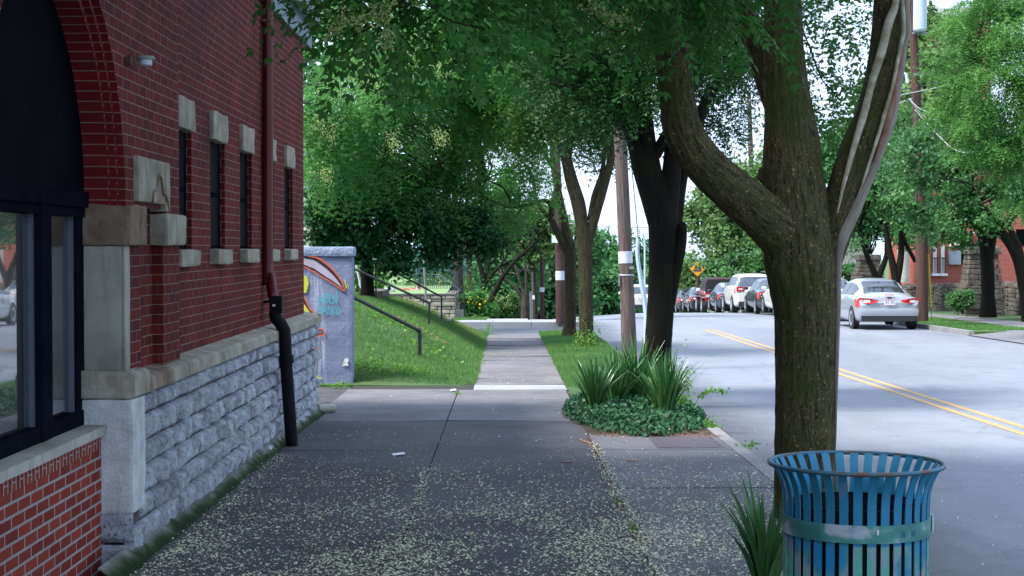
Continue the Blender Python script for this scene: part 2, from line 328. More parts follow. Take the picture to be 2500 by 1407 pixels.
def leafmesh(name, Q, rnd, mat, parent=None, world=True):
    """Q (n,k,3) polygons of k corners; rnd (n,) colour variation"""
    n, k = Q.shape[:2]; me = bpy.data.meshes.new(name)
    me.vertices.add(n*k); me.vertices.foreach_set('co', Q.astype(np.float32).ravel())
    me.loops.add(n*k); me.loops.foreach_set('vertex_index', np.arange(n*k, dtype=np.int32))
    me.polygons.add(n); me.polygons.foreach_set('loop_start', np.arange(0, n*k, k, dtype=np.int32))
    me.update(calc_edges=True)
    a = me.attributes.new('rnd', 'FLOAT', 'FACE'); a.data.foreach_set('value', rnd.astype(np.float32))
    return put(name, me, mat, parent, world)
# value noise
_T = np.random.default_rng(3).random((64, 64, 64))
def vn3(p, sc=1.):
    p = np.asarray(p)*sc+100.; i = np.floor(p).astype(int); f = p-i; f = f*f*(3-2*f); i %= 64; j = (i+1) % 64
    x0, y0, z0 = i[..., 0], i[..., 1], i[..., 2]; x1, y1, z1 = j[..., 0], j[..., 1], j[..., 2]; fx, fy, fz = f[..., 0], f[..., 1], f[..., 2]
    L = lambda a, b, t: a+(b-a)*t
    return L(L(L(_T[x0, y0, z0], _T[x1, y0, z0], fx), L(_T[x0, y1, z0], _T[x1, y1, z0], fx), fy),
             L(L(_T[x0, y0, z1], _T[x1, y0, z1], fx), L(_T[x0, y1, z1], _T[x1, y1, z1], fx), fy), fz)
def fbm(p, sc=1., o=4):
    s = 0; a = .5
    for k in range(o): s = s+a*(vn3(p, sc)-.5); sc *= 2.1; a *= .5
    return s
def resample(pts, radii, step):
    pts = np.array(pts, float); radii = np.array(radii, float); n = len(pts)
    if n == 2: t = np.linspace(0, 1, max(2, int(np.linalg.norm(pts[1]-pts[0])/step)+1)); return pts[0]+(pts[1]-pts[0])*t[:, None], radii[0]+(radii[1]-radii[0])*t
    pp = np.vstack([2*pts[0]-pts[1], pts, 2*pts[-1]-pts[-2]]); out = []; rr = []
    for i in range(n-1):
        k = max(2, int(np.linalg.norm(pts[i+1]-pts[i])/step)); t = np.linspace(0, 1, k, endpoint=(i == n-2))[:, None]
        a, b, c, d = pp[i], pp[i+1], pp[i+2], pp[i+3]
        out.append(.5*((2*b)+(-a+c)*t+(2*a-5*b+4*c-d)*t*t+(-a+3*b-3*c+d)*t**3)); rr.append(radii[i]+(radii[i+1]-radii[i])*t[:, 0])
    return np.vstack(out), np.concatenate(rr)
def tube(mb, pts, radii, seg=10, step=.2, bark=0., mi=0, cap=True, seed=0., bscale=1.):
    if isinstance(radii, (int, float)): radii = [radii]*len(pts)
    C, r = resample(pts, radii, step); T = np.gradient(C, axis=0); T /= np.linalg.norm(T, axis=1)[:, None]+1e-9
    up = np.array([0, -1., 0]) if abs(T[0][1]) < .8 else np.array([1., 0, 0]); Ns = []
    nrm = up-T[0]*np.dot(up, T[0]); nrm /= np.linalg.norm(nrm)
    for i in range(len(C)):
        nrm = nrm-T[i]*np.dot(nrm, T[i]); nrm /= np.linalg.norm(nrm); Ns.append(nrm)
    Ns = np.array(Ns); Bn = np.cross(T, Ns); th = np.linspace(0, 2*math.pi, seg+1)
    rad = np.cos(th)[None, :, None]*Ns[:, None]+np.sin(th)[None, :, None]*Bn[:, None]
    L = np.concatenate([[0], np.cumsum(np.linalg.norm(np.diff(C, axis=0), axis=1))])
    RR = np.repeat(r[:, None], seg+1, 1)
    if bark:
        q = np.stack([np.cos(th)[None]*RR*9*bscale+0*L[:, None], np.sin(th)[None]*RR*9*bscale+0*L[:, None], L[:, None]*1.1*bscale+0*th[None]+seed], -1)
        n1 = 1-np.abs(fbm(q, 1.6, 4))*3.4; n2 = fbm(q, .35, 2)
        q2 = q*np.array([2.6, 2.6, 3.]); n3 = fbm(q2, 1.5, 3)
        RR = RR+bark*(n1-.5)+bark*2.2*n2+bark*.9*n3
    G = C[:, None]+rad*RR[..., None]
    U = np.stack([np.repeat((th/(2*math.pi))[None], len(C), 0)*np.maximum(.2, 2*math.pi*r.mean()), np.repeat(L[:, None], seg+1, 1)+seed], -1)
    mb.grid(G, U, mi)
    if cap:
        for e, fl in ((0, 0), (-1, 1)):
            ring = G[e, :-1]; f = list(range(seg)); mb.add(ring, [f if fl else f[::-1]], None, mi)
def rough_box(mb, x0, x1, y0, y1, z0, z1, amp=.01, res=.03, mi=0, rnd=.012):
    c = np.array([(x0+x1)/2, (y0+y1)/2, (z0+z1)/2]); h = np.abs(np.array([x1-x0, y1-y0, z1-z0]))/2
    for ax in range(3):
        for sg in (-1, 1):
            a, b = (ax+1) % 3, (ax+2) % 3
            na = max(2, int(2*h[a]/res)+2); nb = max(2, int(2*h[b]/res)+2)
            ga, gb = np.meshgrid(np.linspace(-1, 1, na), np.linspace(-1, 1, nb), indexing='ij')
            G = np.zeros((na, nb, 3)); G[..., ax] = sg*h[ax]; G[..., a] = ga*h[a]; G[..., b] = gb*h[b]
            inner = np.sign(G)*np.maximum(np.abs(G)-rnd*0, 0); cl = np.clip(G, -(h-rnd), h-rnd); d = G-cl; ln = np.linalg.norm(d, axis=-1, keepdims=True)
            G = cl+d/np.maximum(ln, 1e-9)*rnd
            Wd = G+c; nn = np.stack([fbm(Wd, 7, 3), fbm(Wd+31, 7, 3), fbm(Wd+67, 7, 3)], -1)
            Wd = Wd+nn*amp*2.2
            mb.grid(Wd, None, mi, flip=(sg < 0))
def rock_face(mb, y0, y1, z0, z1, xf, depth=.05, amp=.03, res=.02, mi=0):
    """rock faced block on a wall facing +X"""
    ny = max(4, int((y1-y0)/res)); nz_ = max(4, int((z1-z0)/res)); yy, zz = np.meshgrid(np.linspace(y0, y1, ny), np.linspace(z0, z1, nz_), indexing='ij')
    e = np.minimum(np.minimum(yy-y0, y1-yy)/.035, np.minimum(zz-z0, z1-zz)/.03); e = e+fbm(np.stack([0*yy+xf, yy, zz], -1), 22, 2)*.9*(e > 0); e = np.clip(e, 0, 1); e = e*(2-e)
    p = np.stack([0*yy+xf, yy, zz], -1); o = np.array([random.random()*40]*3)
    X = xf-depth*(1-e)+(fbm(p+o, 5, 3)*2.8+1.5*fbm(p+o, 17, 3)-2.2*np.clip(fbm(p+o+5, 11, 3)-.10, 0, 1))*amp*e+random.uniform(-.016, .016)*e
    tl = random.uniform(-.02, .02); X = X+tl*(yy-(y0+y1)/2)/(y1-y0)*e
    mb.grid(np.stack([X, yy, zz], -1), None, mi)
# ------------------------------------------------------------------ ground profile
def dropR(Y):
    Y = np.asarray(Y, float); a = .01025*np.clip(Y, -200, 48); t = np.clip(Y-48, 0, 37); a = a+.01025*t+.5*(.03475/37)*t*t; return a+.045*np.clip(Y-85, 0, 1e4)
def dropL(Y):
    Y = np.asarray(Y, float); a = .01025*np.clip(Y, -200, 50); t = np.clip(Y-50, 0, 6); a = a+.01025*t+.5*(.03475/6)*t*t; return a+.045*np.clip(Y-56, 0, 1e4)
def G(X, Y):
    X = np.asarray(X, float); t = np.clip((X-.5)/7, 0, 1); t = t*t*(3-2*t); return -(dropL(Y)*(1-t)+dropR(Y)*t)
def bank(X, Y):
    t = np.clip((-.5-np.asarray(X, float))/2.5, 0, 1); return 1.05*(t*(1.35-.35*t*t))*np.clip((43-np.asarray(Y, float))/4., 0, 1)**.6*np.clip((np.asarray(Y, float)-23.7)/4.5, 0, 1)**.75
def ys(a, b, st=1.):
    n = max(2, int((b-a)/st)+1); return np.linspace(a, b, n)
def sheet(name, x0, x1, y0, y1, off, mat, nx=2, st=1., kind='structure', parent=None, fn=None, skirt=0):
    mb = MB(); X, Y = np.meshgrid(np.linspace(x0, x1, nx), ys(y0, y1, st), indexing='ij'); Z = G(X, Y)+off
    if fn is not None: Z = Z+fn(X, Y)
    if skirt:
        for S in (np.stack([X[:, 0], Y[:, 0], Z[:, 0]], -1), np.stack([X[:, -1], Y[:, -1], Z[:, -1]], -1), np.stack([X[0], Y[0], Z[0]], -1), np.stack([X[-1], Y[-1], Z[-1]], -1)): mb.grid(np.stack([S, S-[0, 0, skirt]], 1))
    mb.grid(np.stack([X, Y, Z], -1), np.stack([X, Y], -1)); o = mb.build(name, mat, parent, smooth=True); 
    if kind: o['kind'] = kind
    return o
# terrain reaching the horizon
mb = MB(); gx = np.concatenate([np.linspace(-700, -40, 12), np.linspace(-34, 34, 50), np.linspace(40, 700, 12)]); gy = np.concatenate([np.linspace(-60, 120, 100), np.linspace(130, 900, 22)])
X, Y = np.meshgrid(gx, gy, indexing='ij'); Z = -.24+G(np.clip(X, -30, 30), np.clip(Y, -60, 160)); Z = Z-.0*Y
mb.grid(np.stack([X, Y, Z], -1)); tag(mb.build('ground', M['turf'], smooth=True), kind='structure')
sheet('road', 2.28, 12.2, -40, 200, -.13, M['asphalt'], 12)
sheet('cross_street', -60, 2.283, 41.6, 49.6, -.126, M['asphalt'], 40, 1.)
sheet('alley', -12, -2.18, 19.3, 23.75, -.03, M['alley'], 8, .5)
for i, xx in enumerate((5.68, 5.93)):
    o = sheet('centre_line', xx, xx+.11, 3, 47.2, -.126, M['yellow'])
# pavement slabs with real gaps
def slabs(name, cells, mat, th=.10, tilt=.006):
    mat = mat if isinstance(mat, list) else [mat]
    mb = MB()
    for (a, b, c, d) in cells:
        g = .007; t1, t2, t3, t4 = [random.uniform(-tilt, tilt) for _ in range(4)]
        if a > 2.1: t1 = t2 = t3 = t4 = 0
        n = 8; yy = np.linspace(c+g, d-g, n); xx = np.linspace(a+g, b-g, 5)
        X, Y = np.meshgrid(xx, yy, indexing='ij'); u = (X-xx[0])/(xx[-1]-xx[0]); v = (Y-yy[0])/(yy[-1]-yy[0])
        Z = G(X, Y)+(t1*(1-u)+t2*u)*(1-v)+(t3*(1-u)+t4*u)*v
        mi = 1 if len(mat) > 1 and (a > .8 or (c > 18 and name == 'pavement') or (name != 'pavement' and rng.random() < .4)) else 0; mb.grid(np.stack([X, Y, Z], -1), None, mi)  # far rows take the paler concrete, painting brighter light into their colour
        for (S, fl) in ((np.stack([X[0], Y[0], Z[0]], -1), 1), (np.stack([X[-1], Y[-1], Z[-1]], -1), 0), (np.stack([X[:, 0], Y[:, 0], Z[:, 0]], -1), 0), (np.stack([X[:, -1], Y[:, -1], Z[:, -1]], -1), 1)):
            mb.grid(np.stack([S, S-[0, 0, th]], 1), None, 0, flip=not fl)
    o = mb.build(name, mat); o['kind'] = 'structure'; return o
rows = [4.8, 7.45, 10.1, 12.8, 15.4, 18.3, 21.2, 22.9]
cells = []
for i in range(len(rows)-1):
    a, b = rows[i], rows[i+1]
    cells += [(-2.2, -.65, a, b), (-.65, .85, a, b)]
    if b < 17: cells.append((.85, 2.155, a, b))
cells.append((.85, 2.155, 15.4, 16.75))
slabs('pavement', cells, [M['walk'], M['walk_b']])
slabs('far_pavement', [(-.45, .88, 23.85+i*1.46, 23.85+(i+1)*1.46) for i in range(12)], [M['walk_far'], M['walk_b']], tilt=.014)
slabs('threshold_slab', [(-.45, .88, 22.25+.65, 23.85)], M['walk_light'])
slabs('kerb', [(2.155, 2.30, 3+i*3.0, 6+i*3.0) for i in range(12)], M['kerb'], .25)
sheet('joint_bed', -2.2, 2.16, 4, 41.5, -.012, M['joint'])
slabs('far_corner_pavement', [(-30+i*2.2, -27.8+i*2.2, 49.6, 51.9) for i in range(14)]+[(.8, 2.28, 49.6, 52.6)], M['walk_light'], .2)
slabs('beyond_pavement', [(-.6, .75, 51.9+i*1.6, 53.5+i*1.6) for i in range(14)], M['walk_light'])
# right side
slabs('far_kerb', [(12.2, 12.36, -30+i*3, -27+i*3) for i in range(22)]+[(12.2, 12.36, 43+i*3, 46+i*3) for i in range(30)], M['kerb'], .3)
sheet('right_pavement', 14.2, 15.8, -30, 160, .0, M['walk_far'], 3)
mb = MB(); X, Y = np.meshgrid(np.linspace(12.2, 26, 12), ys(35.9, 43.2, .7), indexing='ij'); t = np.clip((X-12.2)/.9, 0, 1)
mb.grid(np.stack([X, Y, G(X, Y)-.12*(1-t)+.012], -1)); tag(mb.build('driveway', M['walk_b']), kind='structure')
sheet('verge', 12.365, 14.2, 43.0, 160, -.01, M['turf'], 3, skirt=.3); sheet('verge', 12.365, 14.2, -30, 36, -.01, M['turf'], 3, skirt=.3)
sheet('right_lawn', 15.8, 18.2, 44, 160, -.005, M['turf'], 3)
sheet('upper_lawn', 18.3, 40, 44, 160, 1.05, M['turf'], 6)
# left bank and verge strips
def sheet2(name, x0, x1, y0, y1, nx, st, fn, mat):
    return sheet(name, x0, x1, y0, y1, 0, mat, nx, st, fn=fn, skirt=.25)
bankfn = lambda X, Y: bank(X, Y)-.015+.06*fbm(np.stack([X, Y, 0*X], -1), .9, 3)*np.clip((-.5-X)/.6, 0, 1)
sheet2('grass_bank', -14, -.45, 23.75, 42.2, 60, .4, bankfn, M['turf'])
vergefn = lambda X, Y: .02+.03*np.sin(np.clip((X-.88)/1.27, 0, 1)*math.pi)
sheet2('tree_lawn', .88, 2.155, 18.5, 41.5, 6, .5, vergefn, M['turf'])
# ------------------------------------------------------------------ leaves
def unit(v): return v/(np.linalg.norm(v, axis=-1, keepdims=True)+1e-9)
def rdir(n, zb=0.):
    v = rng.normal(size=(n, 3)); v[:, 2] += zb; return unit(v)
def sprays(C, D, L, pairs=6, ll=.045, lw=.018, droop=.35, rv=None, terminal=True):
    """pinnate leaves: C (n,3) bases, D (n,3) rachis direction"""
    n = len(C); L = L*rng.uniform(.7, 1.25, n)[:, None]; up = np.array([0, 0, 1.])+rng.normal(size=(n, 3))*.35
    S = unit(np.cross(D, up)); Nn = unit(np.cross(S, D)); Q = []; A = []
    if rv is None: rv = rng.random(n)
    for i in range(pairs):
        t = .2+.8*i/(pairs-1) if pairs > 1 else .5
        b = C+D*L*t-np.array([0, 0, 1])*L*.28*t*t
        for s in (-1, 1):
            l = ll*(1-.35*abs(t-.5))*rng.uniform(.8, 1.15, n)[:, None]
            d = unit(S*s+D*.55-np.array([0, 0, 1])*droop*rng.uniform(.4, 1.6, n)[:, None]+Nn*rng.normal(size=(n, 1))*.2)
            w_ = unit(np.cross(d, Nn+rng.normal(size=(n, 3))*.25))*lw*.5
            Q.append(np.stack([b, b+d*l*.45+w_, b+d*l, b+d*l*.45-w_], 1)); A.append(rv+rng.normal(size=n)*.06)
    if terminal:
        b = C+D*L-np.array([0, 0, 1])*L*.28; d = unit(D-np.array([0, 0, 1])*.6); w_ = S*lw*.5
        Q.append(np.stack([b, b+d*ll*.45+w_, b+d*ll, b+d*ll*.45-w_], 1)); A.append(rv)
    return np.concatenate(Q), np.concatenate(A)
def kites(C, size, aspect=.75, rv=None, flat=.6, k=4):
    n = len(C); d = rdir(n, -.5); nn = rdir(n)*(1-flat)+np.array([0, 0, 1.])*flat+np.array([-.2, -.45, 0])*flat
    s = unit(np.cross(d, nn)); l = size*rng.uniform(.7, 1.3, n)[:, None]; w_ = s*l*aspect*.5
    if rv is None: rv = rng.random(n)
    if k == 4: return np.stack([C, C+d*l*.45+w_, C+d*l, C+d*l*.45-w_], 1), rv
    return np.stack([C, C+d*l*.35+w_*1.1, C+d*l*.7+w_*.75, C+d*l, C+d*l*.7-w_*.75, C+d*l*.35-w_*1.1], 1), rv
def blob(px, py, Y, rx, ry, dep=None):
    c = P(px, py, Y); k = Y/F; return (c, np.array([rx*k, dep if dep else max(rx, ry)*k*.5, ry*k]))
def clumps(bl, per=1.0, csize=.5, shell=.62):
    """sub clump centres through the blobs"""
    out = []
    for c, r in bl:
        vol = r[0]*r[1]+r[0]*r[2]+r[1]*r[2]; n = max(3, int(per*vol/(csize*csize)*1.5)); d = rdir(n); rr = rng.uniform(shell**3, 1.12, n)**(1/3)
        rr = rr*(1+.35*fbm(d*1.7+c, 1., 3)*2)
        out.append(c+d*r*rr[:, None])
    return np.vstack(out)
def canopy(bl, kind, n, csize=.5, ll=.045, L=.22, mat=None, parent=None, name='crown', per=1., flat=.45, size=.1, pairs=6, shell=.62, outward=True, lw=None, sig=.8):
    cl = clumps(bl, per, csize, shell); k = rng.integers(0, len(cl), n); crv = rng.random(len(cl)); csize = csize*sig
    C = cl[k]+rng.normal(size=(n, 3))*np.array([csize*.55, csize*.55, csize*flat]); rv = np.clip(.7*crv[k]+.3*rng.random(n), 0, 1)
    if kind == 'pin':
        D = rdir(n)*.7+unit(C-cl[k])*.8; D[:, 2] -= .25; D = unit(D)
        Q, A = sprays(C, D, L, pairs, ll, lw or ll*.42, .35, rv)
    else: Q, A = kites(C, size, .8, rv, .5, 6 if kind == 'hex' else 4)
    leafmesh(name, Q, A, mat, parent); return cl
def tree(name, label, base, cat='tree', group=None): return empty(name, tuple(base), label, cat, group)
def limb(mb, Y, pts, seg=12, step=.12, bark=.01, seed=None, bscale=1.):
    """pts: (px, py, radius_px, depth offset)"""
    p = [P(a[0], a[1], Y+(a[3] if len(a) > 3 else 0)) for a in pts]; k = {21.3: .87, 33.5: .80, 39.0: .82, 36: .9}.get(Y, 1.); r = [a[2]*k*Y/F for a in pts]
    tube(mb, p, r, seg, step, bark, seed=random.random()*50 if seed is None else seed, bscale=bscale)
def twigs(mb, roots, cl, n, r0=.02):
    """thin branches from points on the limbs to clump centres"""
    roots = np.array(roots)
    for c in cl[rng.permutation(len(cl))[:n]]:
        d = np.linalg.norm(roots-c, axis=1); a = roots[np.argsort(d)[min(len(d)-1, int(rng.integers(0, 2)))]]; v = c-a
        if np.linalg.norm(v) < .3: continue
        m1 = a+v*.4+rng.normal(size=3)*.1*np.linalg.norm(v)+np.array([0, 0, .08])*np.linalg.norm(v); m2 = a+v*.72+rng.normal(size=3)*.07*np.linalg.norm(v)
        tube(mb, [a, m1, m2, c], [r0, r0*.7, r0*.45, r0*.2], 5, .4, cap=False)
# ------------------------------------------------------------------ brick building
XB, XP, XR = -2.33, -2.25, -2.19       # window wall, pier, rubble face
bld = empty('brick_building', (-6, 12, G(0, 12).item()), 'dark red brick building on a grey rubble stone base, with an arched shop window', 'building')
def vq(mb, x, y0, y1, z0, z1, mi=0): mb.quad((x, y0, z0), (x, y1, z0), (x, y1, z1), (x, y0, z1), [(y0, z0), (y1, z0), (y1, z1), (y0, z1)], mi)
def vqx(mb, y, x0, x1, z0, z1, mi=0, uo=0.): mb.quad((x0, y, z0), (x1, y, z0), (x1, y, z1), (x0, y, z1), [(x0+uo, z0), (x1+uo, z0), (x1+uo, z1), (x0+uo, z1)], mi)
YE = 18.98; ZC = 4.11
lint = [11.50+1.45*k for k in range(5)]
mb = MB(); ya = 11.33
for L0 in lint:                                   # wall between and around the openings
    o0, o1 = L0+.03, L0+.70
    if o0 > ya: vq(mb, XB, ya, o0, .95, ZC)
    vq(mb, XB, o0, o1, .95, 1.70); vq(mb, XB, o0, o1, 2.63, ZC)
    vqx(mb, o1, XB-.11, XB, 1.70, 2.63); mb.quad((XB-.11, o0, 1.7), (XB, o0, 1.7), (XB, o0, 2.63), (XB-.11, o0, 2.63), [(0, 1.7), (.14, 1.7), (.14, 2.63), (0, 2.63)])
    ya = o1
vq(mb, XB, ya, YE, .95, ZC)
mb.quad((XB, YE, -.6), (-12, YE, -.6), (-12, YE, ZC), (XB, YE, ZC), [(2.36, -.6), (12, -.6), (12, ZC), (2.36, ZC)])
vqx(mb, -6, -12, XP, -.6, 6, 0)
# recessed niche in the pier, and pier strips
vq(mb, XP, 9.65, 10.12, .95, 2.0); vq(mb, XP-.07, 10.12, 10.8, .95, 2.0); vqx(mb, 10.8, XP-.07, XP, .95, 2.0, 0, .1); vq(mb, XP, 10.8, 11.33, .95, 2.0)
mb.quad((XP, 11.33, .95), (XB, 11.33, .95), (XB, 11.33, ZC+.2), (XP, 11.33, ZC+.2), [(0, .95), (.11, .95), (.11, ZC+.2), (0, ZC+.2)])
# arch wall
YC, ZS, R1, R2, R3 = 8.4, 2.0, 1.25, 1.29, 1.33
n = 60; th = np.linspace(0, math.pi, n); arc = np.stack([YC+R3*np.cos(th), ZS+R3*np.sin(th)], -1); out = []
for t in th:
    c, s = math.cos(t), math.sin(t); k = min((11.33-YC)/max(c, 1e-6) if c > 0 else (YC-4.5)/max(-c, 1e-6), (ZC+.2-ZS)/max(s, 1e-6)); out.append((YC+k*c, ZS+k*s))
out = np.array(out); G3 = lambda yz, x: np.concatenate([np.full(yz.shape[:-1]+(1,), x), yz], -1)
g = np.stack([arc, out], 1)
for cc in ((11.33, ZC+.2), (4.5, ZC+.2)):
    i = int(np.argmin(np.linalg.norm(out-np.array(cc), axis=1))); g[i, 1] = cc
mb.grid(G3(g, XP), g, flip=True)
vq(mb, XP, 4.5, YC-R3, .95, 2.0); vq(mb, XP, -6, 4.5, -.6, ZC+.2)
mb.build('wall', M['brick'], bld)
mb = MB()                                          # stepped arch rings
def ring(mb, Rr, xa, xb):
    pts = [(YC+Rr, 1.98)]+[(YC+Rr*math.cos(t), ZS+Rr*math.sin(t)) for t in th]+[(YC-Rr, .72)]
    pts = np.array(pts); L = np.concatenate([[0], np.cumsum(np.linalg.norm(np.diff(pts, axis=0), axis=1))])+1.98
    Gd = np.stack([G3(pts, xa), G3(pts, xb)], 1); U = np.stack([np.stack([L*0+xa, L], -1), np.stack([L*0+xb, L], -1)], 1); mb.grid(Gd, U)
def stepf(mb, Ra, Rb, x):
    pa = np.array([(YC+Ra*math.cos(t), ZS+Ra*math.sin(t)) for t in th]); pb = np.array([(YC+Rb*math.cos(t), ZS+Rb*math.sin(t)) for t in th]); L = th*Ra
    mb.grid(np.stack([G3(pa, x), G3(pb, x)], 1), np.stack([np.stack([L*0, L], -1), np.stack([L*0+Rb-Ra, L], -1)], 1), flip=True)
ring(mb, R1, -2.50, -2.33); stepf(mb, R1, R2, -2.33); ring(mb, R2, -2.33, -2.29); stepf(mb, R2, R3, -2.29); ring(mb, R3, -2.29, XP)
mb.build('arch_jamb', M['brick_jamb'], bld)
# low brick wall under the shop window with soldier course
mb = MB(); vq(mb, -2.37, -6, 9.66, -.6, .575); mb.build('brick_wall', M['brick_low'], bld)
mb = MB(); mb.quad((-2.37, -6, .575), (-2.37, 9.66, .575), (-2.37, 9.66, .655), (-2.37, -6, .655), [(.03, -6), (.03, 9.66), (.18, 9.66), (.18, -6)]); mb.build('soldier_course', M['brick_low'], bld)
mb = MB(); yy = 4.
while yy < 9.6:
    rough_box(mb, -2.56, -2.335, yy, min(yy+1.22, 9.61), .655, .712, .002, .06, 0, .006); yy += 1.225
mb.build('window_sill', M['lime_smooth'], bld)
# stone dressings of the pier
def stone(name, mat, *a, **k):
    mb = MB(); rough_box(mb, *a, **k); return mb.build(name, mat, bld)
stone('stone_column', M['lime_smooth'], -2.52, -2.235, 9.655, 9.78, 1.02, 1.762, amp=.002, res=.05, rnd=.008)
stone('stone_block', M['lime_brown'], -2.53, -2.20, 9.635, 10.10, 1.765, 2.005, amp=.012, res=.02)
stone('stone_block', M['lime'], -2.44, -2.205, 10.72, 11.36, 1.765, 1.975, amp=.012, res=.02)
mb = MB(); rough_box(mb, -2.42, -2.215, 9.94, 10.72, 2.03, 2.31, .004, .02)
rough_box(mb, -2.42, -2.212, 10.72, 10.86, 1.985, 2.31, .004, .02)
mb.build('carved_stone', M['lime'], bld)
mb = MB(); pts = [(10.30+.0, 2.035), (10.33, 2.10), (10.42, 2.12), (10.47, 2.20), (10.55, 2.20), (10.62, 2.10), (10.70, 2.09), (10.80, 2.0)]
tube(mb, [(-2.212, a, b) for a, b in pts], .011, 8, .03); mb.build('carving', M['lime_brown'], bld)
stone('pale_quoin', M['lime_white'], -2.50, -2.185, 9.60, 9.95, .185, .858, amp=.010, res=.02)
# ledge in separate stones
mb = MB(); segs = [(9.595, 10.0), (10.0, 10.75), (10.75, 11.5), (11.5, 12.9), (12.9, 14.6), (14.6, 16.0), (16.0, 17.6), (17.6, 19.36)]
for i, (a, b) in enumerate(segs):
    am = .006 if b < 11.6 else .002
    top = [(-2.40, 1.005), (-2.20, .965), (-2.172, .945), (-2.168, .872), (-2.20, .862)]
    if i == 0: top = [(-2.40, 1.03), (-2.20, 1.02), (-2.17, 1.00), (-2.168, .875), (-2.2, .862)]
    ny = max(3, int((b-a)/.05)); yy = np.linspace(a+.004, b-.004, ny); pr = np.array(top); Gd = np.stack([np.stack([np.full(ny, p[0]), yy, np.full(ny, p[1])], -1) for p in pr], 0)
    Gd = Gd+np.stack([fbm(Gd, 6, 3), 0*Gd[..., 0], fbm(Gd+9, 6, 3)], -1)*am*2; mb.grid(Gd, None, 1 if i == 1 else 0, flip=True)
    mb.add([(p[0], a+.004, p[1]) for p in pr]+[(-2.4, a+.004, .862)], [list(range(6))], None, 0)
rough_box(mb, -2.5, -2.21, 9.58, 9.80, .862, 1.03, .006, .03)
mb.box(-3, -2.17, 19.2, 19.38, .87, .97)
mb.build('stone_ledge', [M['lime'], M['lime_brown']], bld, smooth=False)
# rubble base, courses of rock faced blocks, over a mortar plane
mb = MB(); vq(mb, -2.235, 9.64, 19.28, -.7, .90, 1); z = .862; course = 0
vqx(mb, 9.70, -2.5, -2.22, -.6, .9, 1); mb.quad((-2.235, 19.28, -.7), (-6, 19.28, -.7), (-6, 19.28, .9), (-2.235, 19.28, .9), None, 1)
hs = [.135, .165, .15, .17, .15, .165, .16, .15]
for h in hs:
    y = 9.62 if z < .19 else 9.955
    while y < 19.25:
        L0 = random.uniform(.28, .62); e = min(y+L0, 19.28)
        if 19.28-e < .15: e = 19.28
        rock_face(mb, y+.004, e-.004, z-h+.005, z-.005, XR, .055, .036, .013 if y < 13 else .02); y = e
    z -= h
for zz, h in ((.185, .17), (.01, .19), (-.18, .2)):   # return of the base at the near corner
    x = -2.2; g = np.linspace(0, 1, 14); xx, z2 = np.meshgrid(-2.46+.27*g, zz-h+.18*g, indexing='ij'); e = np.clip(np.minimum(np.minimum(g, 1-g)[:, None], np.minimum(g, 1-g)[None])*6, 0, 1)
    pp = np.stack([xx, 0*xx+9.6, z2], -1); pp[..., 1] = 9.62-.03*e+fbm(pp, 9, 3)*.05; mb.grid(pp, None, 0, flip=False)
mb.build('stone_base', [M['rubble'], M['mortar']], bld)
mb = MB(); yy = np.linspace(8.9, 19.6, 500); gz = G(0*yy-2.1, yy); prof = [(0, .09), (.03, .075), (.07, .045), (.105, .015), (.13, -.01)]
Gd = np.stack([np.stack([-2.235+a+.05*fbm(np.stack([yy, 0*yy+a*3, 0*yy], -1), 2, 4), yy, gz+b+.02*fbm(np.stack([yy, 0*yy+a*9, 0*yy+7], -1), 3, 4)], -1) for a, b in prof], 0)
m = N('mossy_mortar_fillet'); o = m.coord('Object'); nn = m.noise(o, 5, 5); m.bump(m.noise(o, 30, 5), .02)
sx = m.n('ShaderNodeSeparateXYZ'); m.l(o, sx.inputs[0]); ad = m.n('ShaderNodeMath', operation='MULTIPLY_ADD'); m.l(nn, ad.inputs[0]); ad.inputs[1].default_value = .16; m.l(sx.outputs[0], ad.inputs[2])
moss_m = m.fin(m.ramp(m_map(m, ad.outputs[0], -2.15, -2.05), [(.1, (.25, .25, .25)), (.45, (.13, .14, .11)), (.75, (.035, .06, .02)), (1., (.02, .035, .015))]), .95, .1)
mb.grid(Gd, None, flip=True); mb.build('mortar_fillet', moss_m, bld, smooth=True)
# narrow windows with lintels and sills
for L0 in lint:
    stone('lintel', M['lime'], XB-.06, XB+.035, L0, L0+.69, 2.605, 2.835, amp=.012, res=.022)
    stone('sill', M['lime'], XB-.12, XB+.07, L0, L0+.71, 1.615, 1.735, amp=.014, res=.022)
    mb = MB(); o0, o1 = L0+.03, L0+.70
    for a in ((o0, o0+.05, 1.7, 2.63), (o1-.05, o1, 1.7, 2.63), (o0, o1, 1.70, 1.77), (o0, o1, 2.6, 2.63), (o0, o1, 2.16, 2.20)): mb.box(XB-.105, XB-.040, *a[:2], *a[2:])
    wd = mb.build('window', M['darkframe'], bld); mb = MB(); vq(mb, XB-.045, o0, o1, 1.7, 2.63); mb.build('pane', M['glass_dark'], wd, world=False)
# cornice and roof
mb = MB(); mb.box(-2.6, -2.29, 11.45, 19.5, ZC, 4.36); mb.box(-2.6, -2.20, 11.45, 19.55, 4.36, 4.62); mb.box(-2.6, -2.14, -6, 19.6, 4.62, 4.70); mb.box(-2.7, -2.2, -6, 11.45, 4.31, 4.62)
mb.build('cornice', M['cornice'], bld)
mb = MB(); mb.add([(-2.1, -6, 4.7), (-2.1, 19.6, 4.7), (-12, 19.6, 4.7), (-12, -6, 4.7), (-7, 0, 7.2), (-7, 14, 7.2)], [(0, 1, 5, 4), (1, 2, 5), (2, 3, 4, 5), (3, 0, 4), (0, 3, 2, 1)]); mb.build('roof', M['roof'], bld)
